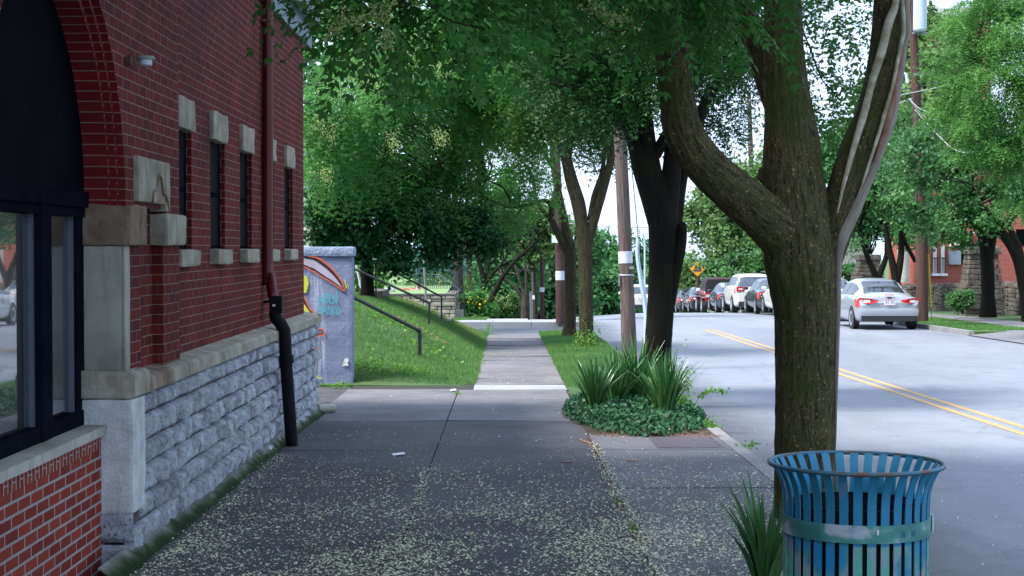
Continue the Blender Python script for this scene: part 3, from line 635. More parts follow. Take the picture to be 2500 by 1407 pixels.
# shop window
mb = MB(); XW = -2.50
for a in ((9.50, 9.66, .72, 2.06), (8.69, 8.87, .72, 2.06), (7.6, 7.8, .72, 2.06), (7.15, 7.3, .72, 2.06)): mb.box(XW-.06, XW+(.05 if a[0] < 8 or a[0] > 8.6 and a[0] < 9 else .02), a[0], a[1], a[2], a[3])
mb.box(XW-.05, XW+.03, 7.15, 9.66, .712, .80); mb.box(XW-.05, XW+.035, 7.15, 9.66, 1.93, 1.985); mb.box(XW-.05, XW+.055, 7.15, 9.66, 1.985, 2.075)
sw = mb.build('shop_window', M['darkframe'], bld)
mb = MB(); vq(mb, XW-.02, 7.2, 9.6, .75, 1.95); mb.build('pane', M['glass_big'], sw, world=False)
mb = MB()
for y in (8.66, 9.455): mb = MB(); mb.box(XW-.03, XW+.006, y, y+.028, .80, 1.93); mb.build('sash', M['silverframe'], sw, world=False)
mb = MB(); pts = [(-2.47, YC+1.235*math.cos(t), 2.07+1.22*math.sin(t)) for t in np.linspace(0, math.pi, 40)]; mb.add(pts, [list(range(40))[::-1]]); mb.build('canvas_panel', M['canvas'], sw, world=False)
mb = MB(); mb.box(-5, -2.62, -5.9, 9.5, -.5, 4); mb.build('interior', M['interior'], bld)
# downspout
mb = MB(); YD = 15.75; p = lambda px, py, dy=0: P(px, py, YD+dy)
tube(mb, [p(654, -90), p(654, 640), p(657, 668), p(668, 728)], .052, 14, .2)
for z_ in (3.9,): mb.box(-2.36, -2.28, YD-.07, YD+.07, z_, z_+.03)
mb.build('downspout', M['redpipe'], bld, smooth=True)
mb = MB(); rough_box(mb, *sorted((p(656, 0)[0], p(688, 0)[0])), YD-.06, YD+.06, p(0, 765)[2], p(0, 722)[2], 0, .1, 0, .008)
tube(mb, [p(672, 762), p(674, 778), p(694, 806), p(698, 880), p(713, 1094)], .060, 14, .15)
tube(mb, [p(698, 868), p(700, 888)], .072, 14, .1)
tube(mb, [P(645, 738, YD+.08), p(668, 734)], .012, 8, .1)
tube(mb, [P(690, 876, YD), P(676, 872, YD+.2)], .010, 8, .1)
mb.build('drain_pipe', M['blackplastic'], bld, smooth=False)
mb = MB(); a = p(668, 760, -.07); mb.box(a[0]-.012, a[0]+.016, YD-.0665, YD-.064, a[2]+.045, a[2]+.065); mb.build('pipe_sticker', M['plate'], bld)
tube(mb := MB(), [(-2.20, 19.2, G(0, 19.2).item()+.06), (-2.02, 19.35, G(0, 19.2).item()+.05)], .05, 12, .1); mb.build('drain_stub', M['lime_smooth'], bld)
mb = MB()
for x in (20.0,):
    tube(mb, [(-2.34, 15.45, 1.0), (-2.34, 15.45, 4.1)], .012, 6, 1)
mb.build('cable', M['wire'], bld)
# lamp on the pier
c = P(355, 150, 9.9); wl = empty('wall_lamp', tuple(c), 'small white wall lamp with a pale green disc cap on the brick pier', 'lamp')
def lathe(mb, c, prof, seg=24, mi=0):
    t = np.linspace(0, 2*math.pi, seg+1); Gd = np.stack([np.stack([c[0]+r*np.cos(t), c[1]+r*np.sin(t), c[2]+z+0*t], -1) for r, z in prof], 1); mb.grid(Gd, None, mi)
mb = MB(); lathe(mb, c, [(0, .034), (.045, .032), (.057, .022), (.057, .012), (.0, .010)]); mb.build('lamp_cap', simple('pale_green_cap', (.26, .32, .28), rough=.5), wl, smooth=False)
mb = MB(); lathe(mb, c, [(0, .012), (.040, .012), (.040, -.022), (.036, -.027), (0, -.027)]); mb.build('lens', M['white'], wl)
mb = MB(); d = P(316, 150, 9.75); tube(mb, [c+[-.04, 0, .005], (c+d)/2+[0, 0, .0], d+[.0, 0, .0]], .006, 6, .05); mb.box(d[0]-.02, d[0]+.012, d[1]-.02, d[1]+.02, d[2]-.02, d[2]+.028); mb.build('bracket', simple('rusty_bracket', (.10, .04, .015), (.05, .03, .02), 30), wl)
# ------------------------------------------------------------------ graffiti wall
YG = 23.8; gw = empty('graffiti_wall', tuple(P(800, 940, YG)), 'short grey blue painted concrete wall end with orange and cyan graffiti, beside the grass bank', 'wall')
xr = P(859, 0, YG)[0]; mb = MB(); rough_box(mb, -7, xr, YG, YG+.32, -.5, P(0, 627, YG)[2], .006, .05, 0, .02); mb.build('wall_body', M['graf'], gw)
mb = MB(); rough_box(mb, -7, P(863, 0, YG)[0], YG-.03, YG+.36, P(0, 627, YG)[2], P(0, 603, YG)[2], .008, .05, 0, .02); mb.build('coping', M['capstone'], gw)
def ribbon(mb, pts, wpx, Y, mi=0, off=0.):
    p, r = resample([(a, 0, b) for a, b in pts], [wpx/2]*len(pts) if isinstance(wpx, (int, float)) else [q/2 for q in wpx], 3); p = p[:, [0, 2]]
    T = np.gradient(p, axis=0); T /= np.linalg.norm(T, axis=1)[:, None]+1e-9; Nn = np.stack([-T[:, 1], T[:, 0]], -1)
    A = np.array([P(*(q), Y-off) for q in p+Nn*r[:, None]]); B = np.array([P(*(q), Y-off) for q in p-Nn*r[:, None]]); mb.grid(np.stack([A, B], 1), None, mi)
def poly(mb, pts, Y, mi=0, off=0.): mb.add([P(a, b, Y-off) for a, b in pts], [list(range(len(pts)))], None, mi)
YF = YG-.012
GM = [M['g_orange'], M['g_black'], M['g_cyan'], M['g_pink'], M['g_yellow'], M['plate']]
mb = MB()
poly(mb, [(700, 610), (742, 624), (765, 630), (795, 650), (820, 672), (842, 712), (815, 690), (790, 672), (765, 655), (742, 648), (700, 640)], YF, 3, .000)
ribbon(mb, [(700, 600), (742, 625), (768, 632), (800, 655), (825, 682), (843, 712)], [8, 8, 7, 6, 5, 3], YF, 1, .004)
ribbon(mb, [(700, 594), (745, 622), (775, 630), (806, 652), (832, 684), (842, 711)], [5, 5, 4.5, 4, 3.5, 3], YF, 0, .008)
ribbon(mb, [(700, 640), (745, 649), (758, 656), (770, 661), (785, 672), (800, 680), (815, 690), (828, 700), (842, 711)], 3, YF, 1, .004)
ribbon(mb, [(700, 644), (745, 653), (758, 660), (770, 665), (785, 676), (800, 684), (815, 694), (828, 703), (842, 712)], 3, YF, 0, .008)
ribbon(mb, [(742, 722), (750, 742), (758, 756), (768, 766), (772, 780), (768, 798), (776, 803), (789, 806), (790, 818), (775, 822), (773, 850), (770, 880), (762, 900)], 3.5, YF, 0, .008)
poly(mb, [(700, 730), (742, 728), (750, 746), (758, 760), (768, 770), (768, 780), (765, 800), (770, 822), (770, 850), (766, 880), (700, 900)], YF, 1, .002)
poly(mb, [(700, 745), (742, 742), (752, 756), (760, 768), (762, 775), (700, 775)], YF, 4, .006)
ribbon(mb, [(771, 805), (786, 808), (786, 816), (771, 818)], 2.4, YF, 1, .006); ribbon(mb, [(778, 806), (778, 817)], 2, YF, 1, .006)
poly(mb, [(700, 670), (748, 674), (754, 690), (748, 715), (700, 722)], YF, 4, .003)
ribbon(mb, [(841, 683), (846, 704)], 2.5, YF, 4, .004); ribbon(mb, [(849, 695), (851, 705)], 1.5, YF, 4, .004); ribbon(mb, [(773, 918), (780, 925), (785, 922)], 3, YF, 4, .004)
poly(mb, [(842, 875), (851, 876), (851, 882), (848, 885), (851, 893), (835, 894)], YF, 5, .004); ribbon(mb, [(837, 891), (842, 882)], 2, YF, 4, .006)
mb.build('mural', GM, gw)
mb = MB(); LT = [  # WHEN. BASKO. in single strokes
 [(775, 722), (779, 742), (783, 728), (787, 742), (791, 715)], [(793, 717), (794, 742)], [(800, 715), (800, 742)], [(793, 730), (800, 728)],
 [(811, 718), (804, 719), (805, 741), (812, 739)], [(804, 729), (810, 728)], [(814, 743), (814, 719), (822, 741), (822, 710)],
 [(771, 728), (773, 728)], [(826, 733), (828, 733)],
 [(779, 745), (780, 767)], [(778, 746), (785, 748), (786, 752), (780, 755), (787, 758), (787, 763), (780, 767)], [(788, 768), (793, 747), (798, 768)], [(790, 761), (797, 760)],
 [(807, 749), (801, 751), (801, 756), (806, 759), (806, 765), (800, 767)], [(810, 746), (811, 771)], [(818, 748), (811, 759), (819, 768)],
 [(826, 749), (821, 755), (821, 765), (826, 769), (831, 764), (831, 754), (826, 749)], [(835, 760), (837, 760)], [(772, 752), (774, 752)]]
for s_ in LT:
    for q0, q1 in zip(s_[:-1], s_[1:]): ribbon(mb, [q0, q1], 2.1, YF, 0, .014+.0004*rng.random())
mb.build('writing', M['g_cyan'], gw)
# ------------------------------------------------------------------ litter bin
BC = np.array([P(2090, 1131, 6.83)[0], 6.83, G(1.5, 6.83).item()]); HT = P(2090, 1131, 6.83)[2]-BC[2]
bn = empty('litter_bin', tuple(BC), 'blue and green slatted steel litter bin with flared rim at the kerb', 'litter bin')
mb = MB(); t = np.linspace(0, 2*math.pi, 73); ring_ = [BC+[.358*math.cos(a), .358*math.sin(a), HT] for a in t]; tube(mb, ring_, .0095, 10, .05, cap=False); mb.build('rim', M['can_rim'], bn, smooth=True)
prof = [(.352, HT), (.335, HT-.030), (.318, HT-.065), (.306, HT-.105), (.3015, HT-.15), (.3, HT-.21), (.3, HT-.30)]
low = [(.3, HT-.30), (.3, HT-.55), (.298, .06)]
def slat(prof, a, wd, th, mb):
    prof, _ = resample([(r, 0, z) for r, z in prof], [1]*len(prof), .02); u = np.array([math.cos(a), math.sin(a), 0]); v = np.array([-math.sin(a), math.cos(a), 0])
    o_ = np.array([BC+u*q[0]+[0, 0, q[2]] for q in prof]); i_ = o_-u*th
    A, B, C_, D = o_-v*wd/2, o_+v*wd/2, i_+v*wd/2, i_-v*wd/2
    mb.grid(np.stack([A, B, C_, D, A], 1), None, 0, flip=True)
NS = 34
for k in range(NS):
    a = 2*math.pi*(k+.5)/NS; mb = MB(); slat(prof, a, .036, .005, mb); mb.build('slat', M['can_top'], bn)
    mb = MB(); slat(low, a, .036, .005, mb); mb.build('slat', M['can_low'], bn)
def hoop(name, z0, z1, r, mat, th=.005):
    mb = MB(); lathe(mb, BC, [(r, z0), (r+th, z0), (r+th, z1), (r, z1), (r, z0)], 72); mb.build(name, mat, bn)
zb0 = P(0, 1303, 6.53)[2]-BC[2]-.01; zb1 = P(0, 1268, 6.53)[2]-BC[2]
hoop('band', HT-.285, HT-.213, .3005, M['can_band']); hoop('band', .04, .10, .3, M['can_band'])
mb = MB(); lathe(mb, BC, [(.262, HT-.16), (.268, HT-.16), (.262, .08), (0, .08)], 48); mb.build('liner', M['blackplastic'], bn, smooth=False)
mb = MB(); mb.box(BC[0]+.306, BC[0]+.310, BC[1]-.06, BC[1]+.02, BC[2]+HT-.28, BC[2]+HT-.21); mb.build('sticker', M['plate'], bn)
mb = MB()
for a, z_ in ((-1.40, HT-.237), ): mb.box(BC[0]+.02, BC[0]+.026, BC[1]-.3085, BC[1]-.3065, BC[2]+z_-.012, BC[2]+z_+.008)
for x in (.13, .175):
    yy = -math.sqrt(.3075**2-x*x)-.0015; mq = MB(); mq.box(BC[0]+x-.011, BC[0]+x+.011, BC[1]+yy, BC[1]+yy+.004, BC[2]+HT-.262, BC[2]+HT-.240); mq.build('faded_mark', M['g_blue'], bn)
mb.build('sticker', M['plate'], bn)
# ------------------------------------------------------------------ plants near the kerb
def yucca(base, n, h, label, spread=1., group=None):
    o = empty('yucca', tuple(base), label, 'plant', group); Q = []; A = []
    for i in range(n):
        a = rng.random()*2*math.pi; lean = rng.uniform(.08, .85)**1.3*spread; L = h*rng.uniform(.65, 1.12); k = 6; wd = rng.uniform(.013, .021)*h/.65
        d = np.array([math.cos(a), math.sin(a), 0]); p = np.array(base, float)+d*rng.uniform(0, .06)+np.array([0, 0, -.02]); pts = [p]
        ang = lean*.35
        for j in range(k):
            ang += lean*.16*(1+.4*j*rng.random()); p = p+(d*math.sin(ang)+np.array([0, 0, math.cos(ang)]))*L/k; pts.append(p)
        s = np.array([-d[1], d[0], 0]); sh = rng.normal(size=3)*.3; s = unit(s+sh*[1, 1, 0]); rv = rng.random()
        for j in range(k):
            w0 = wd*(.7+.6*j/k if j < 2 else 1.15*(1-(j/k)**2.2)); w1 = wd*(.7+.6*(j+1)/k if j < 1 else 1.15*(1-((j+1)/k)**2.2)); w1 = max(w1, .0006)
            f0 = d*wd*.35
            Q.append([pts[j]-s*w0+f0*0, pts[j]+f0*-.5, pts[j+1]+f0*-.5, pts[j+1]-s*w1]); A.append(rv*.8+.1)
            Q.append([pts[j]-f0*.5, pts[j]+s*w0, pts[j+1]+s*w1, pts[j+1]-f0*.5]); A.append(rv*.8)
    leafmesh('blades', np.array(Q), np.array(A), M['leaf_yucca'], o); return o
g0 = lambda px, py: None
YG_ = 'yuccas in the ground cover bed'
for (px, py, Y, n, h, lb) in ((1452, 1012, 18.6, 120, .68, 'leftmost yucca clump in the ground cover bed by the kerb'), (1505, 1005, 19.2, 130, .74, 'yucca clump in the bed, second from the left, before the weathered pole'),
                           (1556, 1000, 19.4, 120, .86, 'tallest yucca clump in the bed, left of the dark trunk'), (1622, 1030, 18.0, 140, .76, 'yucca clump in front of the dark trunk, rightmost in the bed')):
    yucca(P(px, py, Y), n, h, lb, .72, YG_)
yucca(P(1868, 1440, 8.9), 70, .62, 'spiky yucca clump beside the litter bin at the bottom of the picture', .8)
yucca(np.array([2.0, 9.6, G(2., 9.6).item()]), 26, .50, 'yucca clump behind the litter bin, seen through its slats', .5)
# ground cover bed
def bedz(x, y): 
    u = (x-1.50)/.80; v = (y-19.2)/2.7; return np.clip(1-u*u-v*v, 0, 1)**.5
n = 15000; x = rng.uniform(.5, 2.4, n); y = rng.uniform(16.4, 22, n); b = bedz(x, y); edge = bedz(x, y)+.25*fbm(np.stack([x, y, 0*x], -1), 2., 3) > .12; x, y, b = x[edge], y[edge], b[edge]
z = G(x, y)+b*.19*rng.random(len(x))**.35+.02+.05*fbm(np.stack([x, y, 0*x], -1), 3, 3)
Q, A = kites(np.stack([x, y, z], -1), .05, .6, None, .5, 6)
gc = leafmesh('ground_cover', Q, A, M['leaf_ivy']); tag(gc, 'low dark green ground cover mounded around the dark trunk and yuccas', 'ground cover', kind='stuff')
mb = MB(); X, Y = np.meshgrid(np.linspace(.56, 2.32, 22), np.linspace(16.6, 22, 40), indexing='ij'); Z = G(X, Y)-.01+bedz(X, Y)*.12; mb.grid(np.stack([X, Y, Z], -1)); tag(mb.build('soil_bed', M['soil'], smooth=True), kind='structure')
# bright weeds
def weed(px, py, Y, n, r, h, label, size=.04, mat='leaf_weed', group=None, up=True):
    c = P(px, py, Y); C = c+np.stack([rng.normal(size=n)*r, rng.normal(size=n)*r, np.abs(rng.normal(size=n))*h], -1); Q, A = kites(C, size, .4, None, .3)
    o = leafmesh('weed', Q, A, M[mat]); tag(o, label, 'weed', group); return o
weed(1665, 985, 18.6, 0+260, .07, .25, 'pale green leafy weed sprouting right of the dark trunk in the bed', .05)
weed(1735, 1045, 17.6, 200, .05, .05, 'bright green grass tuft at the right tip of the ground cover bed')
weed(1830, 1092, 15.7, 60, .05, .02, 'small green weed growing in the gutter beside the kerb')
weed(1432, 850, 33.2, 500, .14, .22, 'green sprouts at the foot of the brown forked trunk', .06)
weed(1510, 1235, 11.9, 70, .02, .02, 'green weed in the slab joint, the farther of two', .03)
weed(1548, 1300, 10.7, 70, .02, .02, 'green weed in the slab joint, the nearer of two', .03)
weed(1115, 962, 22.1, 60, .03, .01, 'tiny weed at the top of the slab joint by the grass bank', .03)
weed(830, 945, 23.5, 80, .08, .04, 'weed tuft at the foot of the graffiti wall', .05)
weed(1193, 815, 41., 120, .1, .15, 'light green weed where the bank meets the cross street', .06)
# arching shoot over the road
o = empty('vine_shoot', tuple(P(1690, 1010, 18.4)), 'thin shoot with bright leaves arching from the bed out over the road', 'plant')
mb = MB(); pts = [P(1672, 1040, 18.4), P(1695, 990, 18.3), P(1718, 958, 18.2), P(1745, 953, 18.1), P(1776, 955, 18.)]; tube(mb, pts, .003, 5, .05); mb.build('stem', M['leaf_weed'], o)
pp, _ = resample(pts, [1]*5, .02); pp = pp[len(pp)//2:]; pp = np.repeat(pp, 3, 0); Q, A = kites(pp+rng.normal(size=pp.shape)*.01, .045, .7, None, .2); leafmesh('leaves', Q, A+.3, M['leaf_weed'], o)
# utility cover, marks, litter
def flat(name, label, cat, pts, mat, off=.004, mb=None):
    mb = MB(); mb.add([(x, y, G(x, y).item()+off) for x, y in pts], [list(range(len(pts)))]); return tag(mb.build(name, mat), label, cat)
uc = empty('utility_cover', (1.75, 16.0, G(1.7, 16).item()), 'dark rectangular iron utility cover set in the pavement before the bed', 'utility cover')
mb = MB(); mb.add([(a, b, G(a, b).item()+.007) for a, b in ((1.48, 15.55), (2.06, 15.55), (2.06, 16.55), (1.48, 16.55))], [(0, 1, 2, 3)]); mb.build('cover_plate', M['plate_iron'], uc)
mb = MB()
for a, b, c, d in ((1.45, 2.09, 15.52, 15.545), (1.45, 2.09, 16.555, 16.58), (1.45, 1.475, 15.545, 16.555), (2.065, 2.09, 15.545, 16.555)): mb.add([(x, y, G(x, y).item()+.009) for x, y in ((a, c), (b, c), (b, d), (a, d))], [(0, 1, 2, 3)])
mb.build('cover_frame', M['plate_iron'], uc)
def streak(name, label, a, b, w0, mat=M['orange']):
    mb = MB(); a = np.array(a); b = np.array(b); n = 12; t = np.linspace(0, 1, n)[:, None]; c = a+(b-a)*t; nn = np.array([-(b-a)[1], (b-a)[0]])/np.linalg.norm(b-a); wv = w0*(.5+.5*np.sin(t*3.1))*(1+.5*rng.normal(size=(n, 1))*.5)
    A = c+nn*wv; B = c-nn*wv; f = lambda q: np.concatenate([q, (G(q[:, 0], q[:, 1])+.009)[:, None]], -1); mb.grid(np.stack([f(B), f(A)], 1)); return tag(mb.build(name, mat), label, 'paint mark')
def gp(px, py): Y = 7000/(py-646.); return np.array([(px-1233)*Y/F, Y])
streak('paint_mark', 'orange paint mark beside the long joint, nearest the bed', gp(1415, 1076), gp(1445, 1087), .02); streak('paint_mark', 'orange paint mark on the middle slab left of the joint', gp(1372, 1130), gp(1400, 1131), .03); streak('paint_mark', 'orange paint mark on the right slab near the dark cover', gp(1528, 1128), gp(1555, 1127), .03)
flat('paper_scrap', 'white paper scrap on the left slab near the drain pipe', 'litter', [gp(955, 1112), gp(985, 1108), gp(990, 1113), gp(960, 1117)], M['plate'], .012)
flat('paper_scrap', 'white paper scrap on the grass edge by the far walk', 'litter', [gp(1100, 955), gp(1112, 953), gp(1112, 958), gp(1100, 959)], M['plate'], .02)
# fallen blossom
n = 78000; y = 8.6+rng.gamma(1.4, 2.5, n); y[:8000] = rng.uniform(22, 41, 8000); x = rng.uniform(-2.05, 2.25, n); keep = (y < 41) & ((y < 22.8) | ((x > -.45) & (x < .88)))
nz_ = .6*fbm(np.stack([x*1.6, y*.8, 0*x], -1), 1.2, 5); keep &= rng.random(n) < np.clip(.42+2.6*nz_, .03, 1)*np.clip(1.3-(y-9)/5.4, .10, 1)*np.where(y > 17, np.where(y > 22.9, 2.6, .8), 1)
x, y = x[keep], y[keep]; x = np.concatenate([x, rng.uniform(2.4, 4.6, 260), rng.normal(.86, .04, 1100), rng.normal(-.65, .03, 500), rng.normal(-2.02, .05, 700)]); y = np.concatenate([y, 8+rng.gamma(1.5, 4, 260), rng.uniform(9, 16, 1100), rng.uniform(9, 14, 500), rng.uniform(9, 15, 700)])
off = np.where(x > 2.31, -.118, .012); C = np.stack([x, y, G(x, y)+off], -1); k = len(C); a = rng.random(k)*6.28; s = rng.uniform(.0045, .0125, k)*np.where(y > 14, .8, 1)
d = np.stack([np.cos(a), np.sin(a), rng.uniform(-.1, .5, k)], -1)*s[:, None]; e = np.stack([-np.sin(a), np.cos(a), rng.uniform(-.3, .5, k)], -1)*s[:, None]*rng.uniform(.4, .9, k)[:, None]
Q = np.stack([C-d, C-e*.8, C+d, C+e], 1); d2 = d[:, [1, 0, 2]]*[.8, -.8, 1]; Q2 = np.stack([C-d2*.6, C+e*.5, C+d2, C-e*.3+[0, 0, .003]], 1)
tag(leafmesh('fallen_blossom', np.concatenate([Q, Q2]), rng.random(2*k), M['petal']), 'pale cream blossom scattered over the pavement', 'blossom', kind='stuff')
n = 42; x = rng.uniform(-1.6, 2., n); y = rng.uniform(8.8, 15, n); Q, A = kites(np.stack([x, y, G(x, y)+.014], -1), .05, .35, None, 1.); Q[..., 2] = (G(x, y)+.016)[:, None]
tag(leafmesh('fallen_leaf_scatter', Q, A, M['yleaf']), 'yellow fallen leaflets scattered among the blossom', 'leaves', kind='stuff')
n = 620; t = rng.random(n); x = np.where(rng.random(n) < .5, .85+rng.normal(size=n)*.03, rng.uniform(.6, 2.2, n)); y = np.where(x > .95, 16.65+rng.normal(size=n)*.06, rng.uniform(10, 16.7, n)); Q, A = kites(np.stack([x, y, G(x, y)+.012], -1), .028, .5, None, 1.)
tag(leafmesh('leaf_debris', Q, A, M['dryleaf']), 'brown leaf debris along the joint and the front of the bed', 'debris', kind='stuff')
# grass
def grass(name, label, n, sx, sy, zf, h, wd=.005, mask=None, thin=1.):
    x = rng.uniform(*sx, n); y = rng.uniform(*sy, n)
    if mask is not None: k = mask(x, y); x, y = x[k], y[k]
    z = zf(x, y); n = len(x); a = rng.random(n)*6.28; nn = .5+fbm(np.stack([x, y, 0*x], -1), .8, 3)*1.6; hh = h*rng.uniform(.5, 1.3, n)*(.6+.8*nn); b = np.stack([x, y, z], -1)
    s = np.stack([np.cos(a), np.sin(a), 0*a], -1)*wd*(y/28)[:, None]; ln = np.stack([rng.normal(size=n)*.45, rng.normal(size=n)*.45, np.ones(n)], -1)*hh[:, None]
    Q = np.stack([b-s, b+s, b+ln*.99+s*.15, b+ln], 1); rv = np.clip(.25+.5*nn+rng.normal(size=n)*.2, 0, 1)
    return tag(leafmesh(name, Q, rv, M['grassblade']), label, 'grass', kind='stuff')
grass('grass', 'mown grass covering the sloping bank', 190000, (-5, -.42), (23.9, 42), lambda x, y: G(x, y)+bankfn(x, y)-.01, .06)
grass('grass', 'grass strip between far walk and road', 70000, (.86, 2.2), (22.2, 41.5), lambda x, y: G(x, y)+vergefn(x, y)-.01, .06, mask=lambda x, y: (y > 22.5+.6*np.sin(x*9)) | (x > 1.5))
grass('grass', 'grass verge beyond the far kerb', 30000, (12.4, 14.2), (38, 60), lambda x, y: G(x, y)-.01, .05, .006, mask=lambda x, y: (y > 43.6))
grass('grass', 'grass patch on the far corner', 30000, (-3.8, -.6), (52, 60), lambda x, y: G(x, y)-.03, .07, .006)
# broad leaved weeds, thin soil patches and tufts on the bank
def bankpts(n, cx, cy, sx, sy): x = cx+rng.normal(size=n)*sx; y = cy+rng.normal(size=n)*sy; k = (x < -.5) & (y > 23.9); x, y = x[k], y[k]; return np.stack([x, y, G(x, y)+bankfn(x, y)+.02], -1)
C = np.vstack([bankpts(260, -2.0, 24.6, .3, .25), bankpts(200, -1.4, 24.8, .25, .2), bankpts(500, -2.3, 30, .5, 1.6), bankpts(300, -1.3, 27, .4, .8)]); Q, A = kites(C, .07, .6, None, .4); tag(leafmesh('bank_weeds', Q, A, M['leaf_weed']), 'broad leaved weeds scattered on the grass bank', 'weeds', kind='stuff')
C = np.vstack([bankpts(260, -1.5, 29.2, .35, .12), bankpts(220, -1.0, 39.5, .3, .8), bankpts(200, -1.9, 38, .4, 1.)]); Q, A = kites(C, .08, .5, None, .9); tag(leafmesh('dry_leaf_litter', Q, A, M['dryleaf']), 'dry brown leaves lying on the grass bank', 'leaves', kind='stuff')

n = 420; x = rng.uniform(-2., 2.1, n); y = rng.uniform(9, 23, n); a = rng.random(n)*3.14; L = rng.uniform(.015, .07, n); d = np.stack([np.cos(a), np.sin(a)], -1)*L[:, None]; e = np.stack([-np.sin(a), np.cos(a)], -1)*.0022
c = np.stack([x, y], -1); f = lambda q: np.concatenate([q, (G(q[:, 0], q[:, 1])+.012)[:, None]], -1)
tag(leafmesh('twig_litter', np.stack([f(c-d-e), f(c+d-e), f(c+d+e), f(c-d+e)], 1), rng.random(n), M['dryleaf']), 'tiny dark twigs scattered over the pavement slabs', 'twigs', kind='stuff')
# ------------------------------------------------------------------ tree A: near tree by the kerb
def pj(p):
    d = np.asarray(p)-np.array([0, 0, H]); k = d@CW; return PX+F*(d@CR)/k, PY-F*(d@CU)/k
YA = 11.3
tA = tree('street_tree', 'big mossy brown tree at the kerb behind the litter bin, with a split right limb', P(1967, 1270, YA))
mb = MB()
limb(mb, YA, [(1970, 1300, 84), (1968, 1240, 76), (1967, 1100, 72), (1968, 900, 72), (1968, 760, 76), (1955, 640, 86), (1945, 540, 84), (1935, 420, 72), (1928, 300, 60), (1915, 150, 48), (1910, 0, 45), (1905, -200, 36), (1880, -420, 22)], 110, .010, .013, bscale=1.)
limb(mb, YA, [(1960, 640, 60, .05), (1895, 560, 58, -.1), (1800, 475, 52, -.3), (1715, 395, 47, -.45), (1668, 320, 45, -.5), (1655, 240, 41, -.5), (1640, 130, 40, -.5), (1615, 20, 36, -.55), (1590, -120, 28, -.6), (1560, -330, 16, -.8)], 80, .012, .010, bscale=1.3)
limb(mb, YA, [(1925, 330, 34, .1), (1890, 220, 38, .25), (1850, 110, 36, .4), (1800, 0, 34, .5), (1740, -150, 24, .7), (1700, -300, 12, .9)], 48, .02, .006, bscale=1.4)
limb(mb, YA, [(1970, 520, 40, .12), (1985, 400, 24, .15), (1975, 290, 16, .15), (1965, 230, 6, .15)], 32, .02, .008, bscale=1.6)
limb(mb, YA, [(1893, 440, 30), (1868, 425, 20), (1858, 410, 8)], 20, .02, .006)
mb.build('trunk', M['bark_A'], tA, smooth=True)
mb = MB()
limb(mb, YA, [(2000, 700, 34, .0), (2030, 600, 38, .0), (2062, 480, 46), (2100, 370, 50), (2132, 290, 47), (2155, 200, 44), (2172, 100, 46), (2178, 0, 44), (2186, -160, 36), (2205, -350, 20)], 56, .018, .005, bscale=1.2)
mb.build('limb', M['bark_A'], tA, smooth=True)
mb = MB(); YS = YA-.10
limb(mb, YS, [(2040, 1100, 2), (2043, 900, 5), (2046, 760, 6), (2048, 640, 7), (2058, 580, 13), (2085, 520, 14), (2115, 450, 12), (2148, 370, 11), (2178, 290, 10), (2190, 220, 9), (2200, 165, 9), (2207, 110, 8), (2216, 75, 8), (2214, 30, 7), (2213, -60, 8)], 24, .02, .004)
mb.build('dead_wood', M['deadwood'], tA, smooth=True)
for pts, dy in (([(2045, 520, 2), (2060, 450, 6), (2088, 350, 8), (2111, 273, 9), (2128, 203, 9), (2152, 128, 10), (2172, 51, 10), (2186, 10, 8), (2190, -70, 8)], .155), ([(2095, 480, 2), (2112, 430, 4), (2140, 345, 5), (2163, 267, 5), (2183, 192, 4), (2195, 128, 4), (2206, 72, 5), (2203, 0, 4), (2203, -60, 4)], .16)):
    mb = MB(); limb(mb, YA-dy, pts, 18, .02, .004); mb.build('callus_ridge', M['callus'], tA, smooth=True)
mb = MB(); limb(mb, YA-.15, [(2135, 395, 3), (2160, 320, 7), (2176, 256, 7), (2187, 200, 6), (2195, 150, 5), (2200, 105, 3)], 16, .02, .004); mb.build('heartwood', M['heart'], tA, smooth=True)
# hanging near foliage
nearbl = [blob(890, -60, 8.5, 90, 60), blob(1010, -70, 8.0, 120, 70), blob(1140, -50, 8.0, 120, 70), blob(1260, -110, 8.6, 110, 80), blob(1390, -130, 9, 130, 80),
          blob(1600, -70, 9.6, 90, 70), blob(1700, -60, 9.6, 100, 70), blob(1800, -90, 10, 110, 80), blob(1960, -150, 10.5, 80, 110)]
cl = canopy(nearbl, 'pin', 1000, .26, .062, .38, M['leaf_near'], tA, 'foliage', 1.0, .35, pairs=7, lw=.025)
nb2 = [blob(2010, 110, 12.5, 50, 90), blob(2000, 260, 12.8, 34, 70), blob(2010, 350, 12.8, 36, 60), blob(2050, 40, 12.5, 60, 70), blob(2030, 180, 12.4, 38, 40)]
cl2 = canopy(nb2, 'pin', 330, .22, .05, .24, M['leaf_A'], tA, 'foliage', 1., .4, pairs=5, lw=.022)
# specific hanging leaves in the upper middle
C = []; D = []
for (px, py, Y, dx, dz) in ((900, 40, 7.6, -.2, -1), (940, 70, 7.6, .1, -1), (985, 40, 7.5, .2, -1), (1010, 90, 7.5, -.15, -1), (1040, 20, 7.4, .7, -.5), (1090, 45, 7.4, .5, -1), (1130, 50, 7.3, .9, -.25), (1150, 90, 7.3, .1, -1),
                            (1170, 70, 7.3, 1, -.1), (1210, 95, 7.3, 1, -.15), (860, 90, 7.7, -.5, -.6), (1060, 100, 7.5, 0, -1), (820, 50, 8, -.8, -.5), (1700, 60, 9.4, -.8, -.5), (1760, 40, 9.4, .5, -.8), (1650, 70, 9.4, -.9, -.4), (1820, 30, 9.4, .7, -.7), (1600, 50, 9.3, -.9, -.3), (1715, 20, 9.4, .9, -.3),
                            (2030, 210, 12, .9, -.1), (2010, 240, 12, .7, -.6), (2000, 300, 12, .6, -.4)):
    C.append(P(px, py, Y)); D.append((dx, rng.uniform(-.3, .3), dz))
